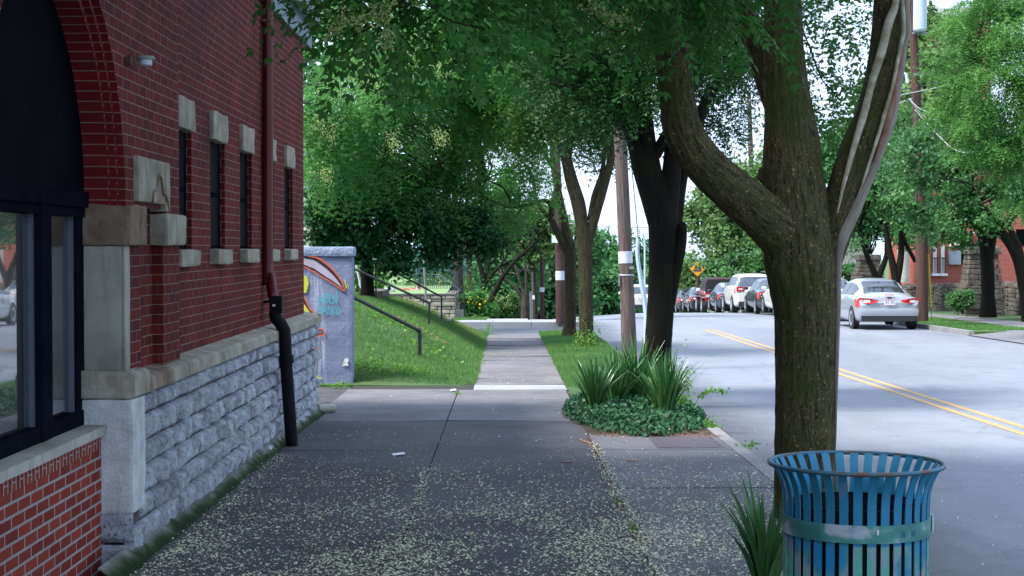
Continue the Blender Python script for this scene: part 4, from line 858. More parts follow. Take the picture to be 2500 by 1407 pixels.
C = np.repeat(np.array(C), 2, 0); C = C+rng.normal(size=C.shape)*.03; D = np.repeat(np.array(D, float), 2, 0); D = unit(D+rng.normal(size=D.shape)*.15)
Q, A = sprays(C, D, .24, 7, .062, .026, .5); leafmesh('leaves', Q, np.clip(A*.5+.55, 0, 1), M['leaf_near'], tA)
# flower panicles
def panicle(base, D, L, n, name, parent, s=.006):
    mb = MB(); Q = []
    base = np.array(base); D = unit(np.array(D, float)); tip = base+D*L
    tube(mb, [base, base+D*L*.5, tip], [.003, .002, .001], 4, .1, cap=False)
    pts = []
    for i in range(n):
        t = rng.uniform(.1, 1); a = base+D*L*t; d = unit(rdir(1)[0]+D*.5); e = a+d*L*.42*(1.1-t)*rng.uniform(.5, 1.1); tube(mb, [a, e], [.0018, .0008], 3, 1, cap=False)
        for q in np.linspace(.25, 1, 7): pts.append(a+(e-a)*q+rng.normal(size=3)*.006)
    stem = mb.build('stalk', M['leaf_weed'], parent)
    C = np.repeat(np.array(pts), 2, 0); Q, A = kites(C, s*2.2, .8, None, .2); leafmesh(name, Q, A, M['blossom'], parent)
for (px, py, Y, d, L) in ((1000, -20, 7.2, (-.8, 0, -.5), .32), (930, 30, 7.2, (.2, 0, -1), .2), (880, 10, 7.3, (-.6, 0, -.6), .22), (1520, 30, 8.6, (-.7, 0, .1), .28), (1560, 60, 8.6, (-.8, 0, .2), .24)): panicle(P(px, py, Y), d, L, 22, 'flowers', tA)
mb = MB()
for pts in (((1005, -30, 7.3), (930, 50, 7.3), (860, 90, 7.5)), ((1000, -60, 7.3), (1080, 40, 7.4), (1180, 70, 7.3)), ((1430, 0, 8.6), (1460, 50, 8.6), (1510, 78, 8.6), (1590, 40, 8.7)), ((1350, -40, 8.6), (1440, 20, 8.6)), ((1620, 10, 9.4), (1700, 50, 9.4)), ((1780, -20, 9.4), (1890, 90, 9.6)), ((1955, 60, 11.6), (2010, 200, 12), (2040, 230, 12))):
    tube(mb, [P(*q) for q in pts], .005, 6, .05)
mb.build('twigs', M['bark_C'], tA)
o = MB(); C = np.array([P(1640+8*i, 108+rng.uniform(-6, 6), 10.7) for i in range(6)]); Q, A = kites(C, .055, .5, None, .2); leafmesh('dead_leaves', Q, A, M['dryleaf'], tA)
# unseen canopy added above the frame to shade the pavement
canopy([(np.array([-1.0, 10.4, 6.4]), np.array([2.6, 3.0, 1.1])), (np.array([.2, 12.6, 6.4]), np.array([2.6, 1.6, 1.])), (np.array([-.8, 8.2, 7.0]), np.array([3.2, 6.3, 1.2]))], 'kite', 30000, .7, mat=M['leaf_A'], parent=tA, name='crown', size=.26)
# ------------------------------------------------------------------ tree B: dark tree in the bed
YB = 21.3
tB = tree('street_tree', 'dark trunked tree rising from the ground cover bed beside the weathered pole', P(1608, 974, YB))
mb = MB()
limb(mb, YB, [(1605, 1010, 48), (1606, 950, 41), (1606, 850, 37), (1615, 720, 38), (1618, 640, 39), (1620, 550, 42), (1615, 470, 34), (1612, 420, 14)], 72, .02, .009)
limb(mb, YB, [(1622, 620, 18), (1608, 540, 32), (1572, 410, 33), (1545, 320, 28, .1), (1480, 220, 24, .3), (1430, 150, 18, .5), (1380, 40, 12, .8)], 36, .03, .008)
limb(mb, YB, [(1612, 600, 18), (1600, 480, 32), (1580, 360, 27), (1565, 220, 22), (1545, 100, 22), (1540, -40, 18)], 36, .03, .008)
limb(mb, YB, [(1620, 620, 18), (1628, 520, 32), (1642, 390, 25), (1648, 260, 24), (1655, 120, 24), (1690, -30, 16)], 36, .03, .008)
limb(mb, YB, [(1622, 680, 14, .05), (1644, 560, 22, .12), (1664, 440, 16, .2), (1690, 330, 17, .3), (1735, 220, 15, .5), (1775, 110, 14, .6), (1800, 20, 10, .7)], 30, .03, .006)
limb(mb, YB, [(1632, 760, 14, -.04), (1652, 650, 16, -.08), (1664, 590, 14, -.1), (1666, 548, 11, -.1), (1664, 541, 4, -.1)], 20, .03, .006)
limb(mb, YB, [(1560, 330, 20, .2), (1500, 280, 16, .2), (1440, 200, 12, .3), (1400, 120, 9)], 20, .05, .005)
limb(mb, YB, [(1560, 210, 18), (1620, 120, 13), (1600, 0, 10)], 18, .05, .005); limb(mb, YB, [(1600, 380, 16), (1700, 190, 12, -.4), (1740, 60, 10, -.6)], 18, .05, .005)
roots = [P(a, b, YB) for a, b in ((1480, 220), (1430, 150), (1545, 100), (1565, 220), (1655, 120), (1640, 260), (1735, 220), (1775, 110), (1545, 320), (1690, 330))]
bb = [blob(1330, 20, 22.8, 120, 100), blob(1440, 30, 22.8, 130, 110), blob(1560, 30, 22.8, 120, 100), blob(1680, 40, 22.8, 130, 110), blob(1790, 90, 22.8, 110, 110), blob(1390, 180, 23, 100, 60), blob(1500, 180, 23, 90, 80), blob(1770, 220, 23.2, 70, 60), blob(1800, 170, 22.8, 60, 60),
      blob(1520, -120, 21, 330, 90), blob(1860, -20, 22.8, 110, 100), blob(1340, 230, 23, 60, 36), blob(1430, 280, 23.2, 50, 30), blob(1740, 285, 23.2, 50, 26), blob(1250, -30, 22, 90, 110), blob(1560, 220, 23.4, 60, 50), blob(1440, 120, 20.6, 50, 30), blob(1530, 235, 20.5, 50, 20), blob(1420, 235, 20.7, 46, 18), blob(1340, 100, 20.6, 60, 30), blob(1620, 150, 20.6, 40, 20), blob(1750, 130, 20.4, 40, 20)]
limb(mb, YB, [(1560, 330, 20, -.05), (1500, 250, 16, -.1), (1420, 190, 12, 0), (1330, 110, 9, .1), (1270, 20, 6, .2)], 16, .05, .004); limb(mb, YB, [(1480, 225, 13, .0), (1400, 215, 9, .2), (1320, 200, 6, .3)], 14, .06, .003)
limb(mb, YB, [(1550, 200, 16, -.1), (1500, 110, 12, -.1), (1470, 10, 9, -.1)], 14, .06, .003); limb(mb, YB, [(1645, 300, 16, -.05), (1700, 200, 12, 0), (1760, 130, 9, .1), (1850, 60, 6, .2)], 14, .06, .003)
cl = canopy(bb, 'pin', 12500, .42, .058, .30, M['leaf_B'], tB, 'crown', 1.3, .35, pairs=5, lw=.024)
twigs(mb, roots, cl, 60, .03); mb.build('trunk', M['bark_B'], tB, smooth=True)
# ------------------------------------------------------------------ trees C and D
YC_ = 33.5; tC = tree('street_tree', 'brown forked tree on the grass strip with green sprouts at its foot', P(1430, 858, YC_)); mb = MB()
limb(mb, YC_, [(1432, 870, 30), (1431, 830, 22), (1430, 700, 21), (1428, 600, 23), (1422, 555, 24)], 40, .04, .012)
limb(mb, YC_, [(1424, 570, 19), (1412, 500, 21), (1392, 430, 18), (1375, 360, 14), (1350, 300, 9)], 24, .06, .01)
limb(mb, YC_, [(1432, 600, 15), (1458, 510, 14), (1478, 440, 13), (1492, 390, 11), (1500, 310, 7)], 24, .06, .01)
limb(mb, YC_, [(1400, 470, 14), (1385, 380, 11), (1392, 320, 8), (1400, 250, 5)], 18, .08, .008); limb(mb, YC_, [(1440, 540, 9), (1450, 480, 8), (1470, 420, 7), (1480, 340, 4)], 16, .08, .006)
limb(mb, YC_, [(1385, 410, 9), (1365, 350, 7), (1340, 320, 5)], 14, .1, .006)
rC = [P(a, b, YC_) for a, b in ((1375, 360), (1350, 300), (1500, 310), (1400, 250), (1480, 340), (1340, 320))]
cb = [blob(1390, 215, 34.2, 100, 70), blob(1460, 260, 34.2, 60, 50), blob(1330, 250, 34, 80, 50), blob(1420, 160, 34, 110, 70), blob(1300, 180, 33, 100, 60), blob(1490, 210, 34.5, 50, 60), blob(1310, 310, 34.5, 40, 24), blob(1480, 345, 34.5, 28, 30), blob(1400, 290, 32.6, 50, 18)]
limb(mb, YC_, [(1388, 400, 8), (1400, 330, 6), (1430, 260, 4)], 12, .1, .004); limb(mb, YC_, [(1370, 350, 7), (1330, 290, 5), (1280, 250, 3)], 12, .1, .004); limb(mb, YC_, [(1490, 390, 7), (1470, 320, 5), (1450, 260, 3)], 12, .1, .004)
cl = canopy(cb, 'pin', 6600, .5, .065, .34, M['leaf_A'], tC, 'crown', 1.2, .35, pairs=4, lw=.03); twigs(mb, rC, cl, 40, .03); mb.build('trunk', M['bark_C'], tC, smooth=True)
YD_ = 39.0; tD = tree('street_tree', 'dark brown tree just behind the forked one at the end of the grass strip', P(1390, 825, YD_)); mb = MB()
limb(mb, YD_, [(1388, 835, 28), (1390, 800, 19), (1392, 700, 17), (1392, 620, 18), (1388, 590, 18)], 32, .05, .012)
limb(mb, YD_, [(1390, 620, 14), (1362, 570, 12), (1346, 530, 10), (1356, 470, 9), (1360, 430, 8), (1330, 380, 6), (1290, 330, 4)], 20, .08, .008)
limb(mb, YD_, [(1390, 610, 14), (1378, 540, 11), (1362, 460, 10), (1350, 400, 8), (1345, 330, 5)], 18, .08, .008)
limb(mb, YD_, [(1350, 520, 7), (1335, 490, 6), (1290, 500, 5, -1), (1240, 505, 4, -1.5), (1180, 480, 3, -2), (1120, 450, 2, -2.5)], 12, .12, .004)
limb(mb, YD_, [(1345, 540, 8), (1310, 490, 6), (1300, 430, 5, .5), (1265, 380, 4)], 14, .1, .005); limb(mb, YD_, [(1250, 500, 3, -1.5), (1230, 460, 2.5, -1.5), (1190, 440, 2, -2)], 8, .15)
limb(mb, YD_, [(1280, 500, 3.5, -1), (1250, 540, 2.5, -1), (1200, 550, 2, -1.2)], 8, .15)
rD = [P(a, b, YD_-1) for a, b in ((1290, 330), (1345, 330), (1120, 450), (1180, 480), (1265, 380), (1240, 505), (1190, 440))]
db = [blob(1180, 160, 36, 120, 90), blob(1060, 170, 35, 120, 90), blob(940, 190, 34, 120, 100), blob(840, 250, 33, 80, 100), blob(1100, 290, 36, 110, 80), blob(980, 320, 35, 110, 90), blob(860, 400, 34, 90, 80), blob(1200, 300, 37, 80, 70), blob(1240, 400, 38, 70, 40),
      blob(1080, 420, 36, 100, 60), blob(1000, 450, 35, 80, 50), blob(1150, 100, 35, 130, 80), blob(1240, 130, 36, 90, 90), blob(1300, 460, 38, 60, 28), blob(1210, 520, 37, 90, 25), blob(1080, 500, 36, 70, 35), blob(800, 360, 33, 50, 70), blob(1280, 330, 38, 50, 34)]
cl = canopy(db, 'pin', 11000, .46, .09, .44, M['leaf_C'], tD, 'crown', 1.0, .30, pairs=5, lw=.032); twigs(mb, rD, cl, 120, .028); mb.build('trunk', M['bark_C'], tD, smooth=True)
fl = []
for (px, py, r) in ((930, 60, 30), (1010, 150, 18), (1070, 160, 15), (1075, 330, 14), (950, 350, 14), (870, 180, 26), (800, 220, 22), (910, 200, 18), (820, 330, 20), (780, 300, 16), (790, 430, 14)):
    n = 230; kk = rng.integers(0, 9, n); cc = rng.normal(size=(9, 3))*np.array([r*.0065, .25, r*.0055]); fl.append(P(px, py, 32.2)+cc[kk]+rng.normal(size=(n, 3))*np.array([.05, .05, .11]))
C = np.vstack(fl); Q, A = kites(C, .03, .8, None, .2); leafmesh('flowers', Q, A, M['blossom'], tD)
# ------------------------------------------------------------------ maples and other trees on the left
def simple_tree(name, label, base_px, Y, trunk, blobs, n, mat, size, bark='bark_far', kind='kite', csize=.7, group=None, per=1., ntw=25, rt=.04, **kw):
    o = tree(name, label, P(base_px[0], base_px[1], Y), 'tree', group); mb = MB(); roots = []
    for t in trunk: limb(mb, Y, t, 14, .25, .01 if Y < 60 else 0.); roots.append(P(t[-1][0], t[-1][1], Y)); roots.append(P(t[len(t)//2][0], t[len(t)//2][1], Y))
    cl = canopy(blobs, kind, n, csize, mat=M[mat], parent=o, name='crown', per=per, size=size, **kw)
    if ntw: twigs(mb, roots, cl, ntw, rt)
    mb.build('trunk', M[bark], o, smooth=True); return o
simple_tree('maple_tree', 'dark maple on the bank beside the steps, black green crown', (897, 728), 36,
    [[(897, 740, 22), (896, 690, 17), (895, 620, 16), (893, 540, 14), (890, 460, 9)], [(895, 600, 10), (950, 520, 7), (1010, 480, 5)], [(895, 580, 9), (840, 500, 6), (800, 450, 4)], [(893, 560, 8), (1000, 560, 5), (1100, 560, 3)]],
    [blob(800, 520, 35, 70, 80), blob(880, 520, 35, 90, 90), blob(970, 560, 35, 90, 70), blob(1060, 570, 36, 90, 55), blob(1140, 570, 36, 80, 45), blob(900, 440, 36, 100, 70), blob(1000, 480, 36, 90, 50), blob(800, 590, 35, 50, 35), blob(900, 610, 35, 70, 30), blob(960, 640, 35, 35, 20), blob(1180, 600, 36, 45, 25)],
    20000, 'leaf_maple', .10, 'bark_B', 'hex', .42, per=1.0, ntw=50)
simple_tree('maple_tree', 'light green maple seen over the graffiti wall behind the brick building', (780, 700), 44, [[(770, 760, 20), (775, 560, 14), (780, 400, 10)]],
    [blob(770, 130, 44, 60, 110), blob(760, 260, 44, 50, 80), blob(820, 80, 45, 90, 100), blob(790, 440, 44, 60, 90), blob(740, 60, 44, 60, 90), blob(900, 60, 46, 120, 110)], 6500, 'leaf_maple2', .15, 'bark_B', 'hex', .5)
simple_tree('maple_tree', 'light green maple whose crown fills the gap above the steps', (1080, 700), 60, [[(1120, 760, 14), (1118, 640, 11), (1110, 480, 8)]],
    [blob(1100, 100, 60, 160, 110), blob(1230, 200, 60, 120, 110), blob(1000, 300, 60, 120, 130), blob(1200, 440, 62, 70, 60), blob(900, 300, 60, 120, 140), blob(1120, 300, 60, 130, 110), blob(1300, 60, 60, 130, 100)], 7000, 'leaf_far', .26, csize=.8)
simple_tree('conifer', 'pale blue green conifer behind the iron fence', (1060, 715), 66, [[(1062, 740, 5), (1060, 640, 4), (1060, 560, 2)]],
    [blob(1050, 640, 66, 50, 30), blob(1060, 610, 66, 45, 30), blob(1075, 670, 66, 35, 22), blob(1010, 660, 66, 30, 22), blob(1110, 650, 66, 25, 30)], 5200, 'leaf_blue', .13, csize=.35, ntw=6, rt=.02)
simple_tree('leaning_tree', 'dark leaning forked tree beyond the cross street', (1180, 772), 76,
    [[(1172, 780, 9), (1176, 740, 8), (1180, 690, 7), (1170, 640, 5), (1150, 600, 4)], [(1180, 770, 8), (1200, 730, 7), (1225, 680, 6), (1260, 635, 5), (1300, 600, 3)], [(1180, 700, 6), (1205, 665, 5), (1222, 650, 3)], [(1180, 690, 5), (1195, 640, 4), (1200, 600, 3)]],
    [blob(1170, 540, 78, 70, 45), blob(1260, 560, 78, 70, 40), blob(1320, 540, 78, 45, 60), blob(1230, 500, 79, 80, 50)], 6500, 'leaf_far2', .22, 'bark_B', csize=.6, ntw=30, rt=.05)
simple_tree('leaning_tree', 'slim reddish brown trunk leaning left beyond the flower garden', (1153, 725), 70, [[(1156, 735, 7), (1148, 690, 6), (1140, 640, 5), (1130, 590, 3)]], [blob(1120, 570, 70, 60, 30)], 1500, 'leaf_maple', .2, 'pole_red', csize=.5, ntw=6)
G_ = 'trees along the street beyond the crossing'
simple_tree('roadside_tree', 'slim tree behind the thin grey pole beyond the crossing', (1306, 772), 84, [[(1306, 785, 8), (1305, 720, 7), (1300, 660, 6), (1290, 630, 4), (1275, 600, 2)], [(1301, 665, 5), (1312, 635, 4), (1325, 610, 2)]], [blob(1290, 580, 84, 55, 45), blob(1340, 560, 85, 40, 70), blob(1310, 620, 84, 30, 20)], 4200, 'leaf_far2', .24, group=G_, rt=.05)
simple_tree('roadside_tree', 'thick low tree trunk with bare fanning branches beyond the crossing', (1283, 772), 92, [[(1283, 785, 12), (1283, 740, 11), (1282, 720, 9)], [(1280, 735, 5), (1255, 700, 4), (1225, 675, 2)], [(1282, 730, 5), (1265, 670, 3), (1250, 620, 2)], [(1284, 730, 5), (1284, 670, 3), (1275, 600, 2)]], [blob(1240, 640, 94, 60, 40), blob(1290, 640, 94, 40, 40)], 2600, 'leaf_far', .25, group=G_, rt=.05)
simple_tree('far_shrub', 'rounded light green shrub at the foot of the far trees', (1235, 765), 96, [[(1235, 785, 3), (1235, 750, 2)]], [blob(1230, 740, 96, 45, 26), blob(1180, 745, 98, 25, 20), blob(1260, 755, 97, 18, 14)], 3800, 'leaf_far2', .16, csize=.4, ntw=0)
# distant wood, individual trees
FG = 'distant trees closing the end of the street'
far = [(1100, 120, 480, 70, 130, 'leaf_far', 'far wood tree behind the iron fence and garden'), (1220, 125, 600, 90, 110, 'leaf_far', 'far wood tree behind the leaning trunk'), (1340, 130, 640, 70, 110, 'leaf_maple', 'dark far tree between the poles'), (1280, 140, 500, 90, 110, 'leaf_far2', 'tall yellow green far tree above the crossing'),
       (1400, 135, 520, 60, 120, 'leaf_far', 'far tree behind the forked trunks'), (1480, 140, 660, 55, 110, 'leaf_far', 'blue green far tree left of the weathered pole'), (1470, 175, 570, 50, 60, 'leaf_far', 'hazy far tree top left of the weathered pole'), (1545, 150, 690, 50, 100, 'leaf_maple', 'dark far tree behind the grey guy guard'), (1560, 160, 580, 60, 70, 'leaf_far', 'far tree top right of the weathered pole'), (1640, 150, 640, 60, 110, 'leaf_far2', 'far tree hidden partly by the dark trunk')]
for i, (px, Y, top, r, hh, mt, lb) in enumerate(far):
    simple_tree('distant_tree', lb, (px, 770), Y, [[(px, 790, 5), (px, 700, 4), (px+5, top+30, 2)]], [blob(px, top+hh*.6, Y, r, hh*.6), blob(px-r*.5, top+hh*1.1, Y, r*.8, hh*.5), blob(px+r*.5, top+hh*1.0, Y, r*.8, hh*.5), blob(px, 745, Y, r*1.1, 45)], 4200, mt, .38, csize=.9, group=FG, ntw=8, rt=.08)
# ------------------------------------------------------------------ right side trees
RG = 'trees across the street behind the parked cars'
rt_ = [
 ('leafy_tree', 'yellow green tree behind the steep hill sign', (1775, 700), 104, [[(1775, 760, 8), (1772, 690, 7), (1760, 640, 5), (1745, 600, 3)], [(1774, 700, 6), (1790, 650, 4), (1800, 600, 3)]],
   [blob(1740, 560, 104, 75, 75), blob(1800, 520, 104, 80, 70), blob(1850, 480, 104, 60, 80), blob(1840, 590, 104, 60, 60), blob(1720, 500, 106, 45, 35), blob(1780, 600, 103, 70, 40), blob(1700, 520, 106, 50, 50), blob(1770, 450, 106, 60, 45), blob(1830, 410, 106, 50, 50)], 12500, 'leaf_far2', .27),
 ('leafy_tree', 'dark leafy tree between the mossy trunk and the sign', (1800, 700), 98, [[(1800, 760, 7), (1798, 690, 6), (1795, 640, 4)], [(1845, 760, 6), (1845, 640, 6)]], [blob(1800, 655, 98, 70, 30), blob(1870, 640, 98, 60, 40), blob(1890, 680, 97, 30, 40)], 3500, 'leaf_pear', .24),
 ('leafy_tree', 'light green bush below the steep hill sign', (1680, 740), 100, [[(1680, 770, 3), (1680, 700, 2)]], [blob(1680, 690, 100, 45, 45), blob(1720, 700, 100, 35, 35), blob(1665, 640, 102, 25, 40)], 3500, 'leaf_far2', .22),
 ('leafy_tree', 'tall distant tree rising behind the mossy trunk', (1900, 700), 120, [[(1900, 760, 7), (1900, 560, 5)]], [blob(1880, 480, 120, 50, 90), blob(2020, 450, 120, 60, 120), blob(2070, 370, 122, 60, 80)], 8500, 'leaf_far', .3),
 ('leafy_tree', 'tall hillside tree above the split limb', (2200, 700), 115, [[(2200, 760, 8), (2200, 300, 5)]], [blob(2125, 250, 115, 40, 50), blob(2120, 350, 114, 70, 80), blob(2230, 180, 115, 90, 90), blob(2290, 90, 116, 70, 70), blob(2200, 300, 113, 90, 80), blob(2330, 200, 115, 80, 100), blob(2400, 60, 116, 80, 90), blob(2270, 330, 76, 60, 80), blob(2300, 240, 76, 70, 70), blob(2300, 140, 76, 60, 50), blob(2240, 420, 76, 50, 60), blob(2215, 330, 76, 45, 90), blob(2200, 200, 80, 40, 60)], 19000, 'leaf_far2', .3),
 ('leafy_tree', 'shady green tree filling the gap behind the silver sedan and the limb', (2120, 700), 84, [[(2120, 760, 7), (2118, 640, 6), (2100, 540, 4)]], [blob(2090, 440, 84, 60, 90), blob(2140, 520, 84, 70, 60), blob(2200, 540, 83, 60, 50), blob(2080, 560, 84, 50, 50), blob(2160, 420, 84, 60, 80), blob(2240, 560, 82, 40, 40)], 8500, 'leaf_far', .2),
 ('pear_tree', 'round leaved pear tree behind the silver sedan', (2135, 700), 66, [[(2138, 745, 10), (2138, 680, 8), (2115, 620, 6), (2095, 560, 4)], [(2140, 690, 8), (2165, 620, 6), (2160, 560, 4)]], [blob(2110, 500, 66, 60, 60), blob(2180, 480, 66, 70, 80), blob(2120, 340, 68, 60, 60), blob(2190, 300, 70, 60, 60), blob(2160, 390, 66, 60, 60), blob(2130, 420, 67, 70, 70), blob(2090, 600, 66, 30, 26), blob(2230, 400, 66, 70, 70), blob(2200, 570, 65, 40, 30)], 10500, 'leaf_pear', .12),
 ('pear_tree', 'dark trunked pear tree left of the tall utility pole', (2185, 700), 62, [[(2188, 745, 12), (2188, 690, 11), (2172, 610, 7), (2160, 540, 4)], [(2188, 700, 9), (2200, 620, 8), (2200, 540, 5)], [(2235, 640, 5), (2205, 580, 5), (2190, 520, 4)]], [blob(2190, 500, 61, 60, 50), blob(2250, 480, 60, 60, 50), blob(2150, 460, 62, 50, 50), blob(2255, 545, 58, 40, 40)], 6500, 'leaf_pear', .12),
 ('pear_tree', 'pear tree with a forked dark trunk before the stone gate pillar', (2410, 765), 53, [[(2412, 775, 22), (2412, 720, 16), (2410, 640, 16), (2400, 570, 13), (2385, 500, 8)], [(2412, 640, 13), (2425, 560, 12), (2440, 490, 8)], [(2405, 600, 7), (2370, 540, 5), (2340, 500, 3)]], [blob(2330, 430, 52, 90, 80), blob(2420, 400, 52, 90, 80), blob(2300, 500, 52, 60, 45), blob(2390, 480, 51, 80, 45), blob(2480, 470, 52, 40, 60), blob(2350, 340, 52, 90, 70), blob(2450, 310, 52, 80, 70), blob(2280, 400, 54, 60, 60), blob(2330, 530, 51, 40, 25), blob(2255, 400, 47, 50, 60), blob(2225, 480, 47, 45, 45), blob(2262, 520, 47, 36, 35), blob(2290, 330, 48, 50, 40), blob(2190, 430, 50, 40, 50), blob(2350, 590, 51, 30, 18), blob(2300, 560, 50, 34, 22), blob(2440, 540, 50, 40, 30)], 23000, 'leaf_pear', .105),
 ('leaning_tree', 'dark leaning tree at the right edge by the stone wall', (2500, 740), 50, [[(2510, 800, 14), (2500, 700, 14), (2480, 620, 13), (2440, 560, 11), (2410, 520, 8), (2395, 500, 4)], [(2498, 680, 12), (2485, 600, 9), (2462, 550, 6)]], [blob(2520, 450, 50, 60, 60)], 1500, 'leaf_pear', .11)]
for (nm, lb, bp, Y, tr, bl, n, mt, sz) in rt_:
    simple_tree(nm, lb, bp, Y, tr, bl, n, mt, sz, 'bark_B', 'hex' if Y < 60 else 'kite', .45 if Y < 70 else .8, RG, ntw=24, rt=.04)
simple_tree('locust_tree', 'bright feathery locust tree hanging in from the upper right', (2620, 800), 40, [[(2640, 860, 26), (2630, 500, 22), (2560, 300, 14), (2480, 200, 8), (2380, 150, 4)], [(2600, 420, 12), (2500, 400, 7), (2400, 380, 4)]],
    [blob(2420, 60, 39, 90, 70), blob(2500, 120, 38, 80, 80), blob(2340, 170, 39, 80, 45), blob(2440, 200, 38, 90, 60), blob(2330, 270, 39, 70, 40), blob(2430, 300, 38, 90, 60), blob(2510, 300, 38, 60, 90), blob(2480, 400, 38, 60, 40), blob(2470, -20, 39, 110, 60), blob(2310, 40, 41, 45, 35), blob(2400, 370, 38, 60, 26), blob(2490, 500, 38, 20, 30)], 9500, 'leaf_locust', .1, 'bark_B', 'pin', .33, ntw=50, rt=.03, ll=.06, L=.30, pairs=5, lw=.026, flat=.25)
# shrubs
simple_tree('shrub', 'dark green rounded shrub before the stone retaining wall', (2350, 762), 54, [[(2350, 768, 2), (2350, 740, 2)]], [blob(2345, 735, 54, 38, 24)], 3800, 'leaf_pear', .07, csize=.2, ntw=0)
simple_tree('shrub', 'clipped green hedge left of the stone pillar across the street', (2075, 690), 74, [[(2075, 700, 2), (2075, 660, 2)]], [blob(2075, 662, 74, 35, 20)], 3000, 'leaf_far', .1, csize=.25, ntw=0)
simple_tree('shrub', 'green shrub behind the maple trunk on the bank', (870, 720), 40, [[(872, 725, 2), (872, 690, 2)]], [blob(875, 690, 40, 24, 50), blob(925, 690, 41, 18, 40)], 4200, 'leaf_locust', .07, csize=.2, ntw=0)
simple_tree('flowering_shrub', 'tall pale green sunflower clump beside the iron stair rail', (1160, 765), 56, [[(1150, 775, 1.5), (1150, 720, 1)], [(1165, 775, 1.5), (1170, 725, 1)]], [blob(1155, 735, 56, 26, 24), blob(1185, 752, 56, 22, 14)], 3200, 'leaf_C', .09, csize=.2, ntw=8, rt=.006)
# ------------------------------------------------------------------ poles, wires, guards
def pole(label, Y, pts, mat, extra=None):
    o = empty('utility_pole', tuple(P(pts[0][0], pts[0][1], Y)), label, 'utility pole'); mb = MB()
    tube(mb, [P(a, b, Y) for a, b, r in pts], [r*Y/F for a, b, r in pts], 28, .25, .006, seed=random.random()*30); mb.build('pole_shaft', mat, o, smooth=True); return o
def wrap(o, Y, px, y0, y1, r, mat, name='wrap', lean=0):
    mb = MB(); tube(mb, [P(px-lean, y0, Y), P(px, y1, Y)], r*Y/F, 28, .05, 0.); mb.build(name, mat, o, smooth=False)
Y1 = 29.; p1 = pole('weathered leaning wooden utility pole wrapped with white plastic near the bed', Y1, [(1537, 892, 19), (1533, 760, 17.5), (1527, 620, 16.5), (1519, 440, 15.5), (1508, 200, 14), (1494, -100, 12)], M['pole'])
wrap(p1, Y1, 1527.5, 614, 643, 17.4, M['white'], lean=1); wrap(p1, Y1, 1529, 670, 673, 18.0, M['white'], 'band')
mb = MB(); c = P(1542, 654, Y1-.13); mb.box(c[0]-.04, c[0]+.04, c[1]-.02, c[1]+.02, c[2]-.025, c[2]+.025); c = P(1512, 685, Y1-.1); mb.box(c[0]-.012, c[0]+.012, c[1], c[1]+.05, c[2]-.10, c[2]+.10); mb.build('tag_plate', M['steel'], p1)
Y2 = 49.5; p2 = pole('dark utility pole with a white band at the crossing, behind the trunks', Y2, [(1369, 790, 12), (1367, 640, 11), (1362, 480, 10), (1355, 300, 9)], M['pole_dark'])
wrap(p2, Y2, 1368, 662, 684, 11.8, M['white'])
mb = MB()
for a in ((1347, 575, 1362, 593), (1374, 560, 1386, 584)):
    u, v = P(a[0], a[3], Y2-.2), P(a[2], a[1], Y2-.2); mb.box(u[0], v[0], u[1], u[1]+.02, u[2], v[2])
mb.build('sign_board', M['plate'], p2)
Y3 = 80.; p3 = pole('thin utility pole far down the left pavement', Y3, [(1324, 785, 5.5), (1323, 680, 5), (1321, 560, 4.5)], M['pole_dark']); wrap(p3, Y3, 1323, 702, 713, 6, M['white'])
p4 = empty('sign_post', tuple(P(1295, 775, 78)), 'grey metal sign post between the thick trunk and the slim far tree', 'post'); mb = MB(); tube(mb, [P(1297, 790, 78), P(1295, 712, 78)], .07, 6, 1); mb.build('post_shaft', M['steel'], p4)
p5b = empty('marker_post', tuple(P(1301, 775, 76)), 'slim brown post carrying a small white notice beyond the crossing', 'post'); mb = MB(); tube(mb, [P(1302, 790, 76), P(1300, 664, 76)], .045, 6, 1); mb.build('post_shaft', M['pole'], p5b)
mb = MB(); u = P(1302, 730, 75.9); mb.box(u[0]-.05, u[0]+.06, u[1]-.02, u[1], u[2]-.02, u[2]+.16); mb.build('notice', M['plate'], p5b)
YR = 49.8; p5 = pole('tall reddish utility pole with transformer beside the silver sedan', YR, [(2252, 795, 14.5), (2250, 640, 14), (2247, 500, 13), (2240, 280, 11), (2231, 100, 9.5), (2225, -60, 9)], M['pole_red'])
mb = MB(); c = P(2240, 40, YR-.1); lathe(mb, c+[.0, -.3, 0], [(0, .6), (.12, .6), (.20, .55), (.20, -.45), (.17, -.5), (0, -.5)], 24); mb.build('transformer', M['guard'], p5, smooth=False)
mb = MB(); mb.box(P(2225, 0, YR)[0], P(2262, 0, YR)[0], YR-.25, YR-.15, P(0, 84, YR)[2], P(0, 80, YR)[2]); mb.box(P(2228, 0, YR)[0], P(2254, 0, YR)[0], YR-.25, YR-.15, P(0, 185, YR)[2], P(0, 181, YR)[2]); mb.build('bracket', M['steel'], p5)
mb = MB()
for k in range(6): lathe(mb, P(2261, 52+k*6, YR-.2), [(0, .02), (.06, .0), (.02, -.02), (0, -.03)], 10)
mb.build('insulator', M['pole_dark'], p5)
mb = MB(); tube(mb, [P(2200, 178, YR-.3), P(2212, 183, YR-.3), P(2216, 202, YR-.3)], .05, 8, .1); mb.build('bracket_arm', M['white'], p5)
p6 = empty('pole_guard', tuple(P(2272, 760, YR)), 'yellow guy wire guard right of the tall reddish pole', 'guard'); mb = MB(); tube(mb, [P(2272, 752, YR), P(2266, 620, YR)], .035, 8, .5); mb.build('guard_tube', M['guard_y'], p6)
mb = MB(); tube(mb, [P(2276, 780, YR), P(2272, 752, YR), P(2262, 560, YR), P(2240, 100, YR)], .01, 5, 1); mb.build('guy_wire', M['wire'], p6)
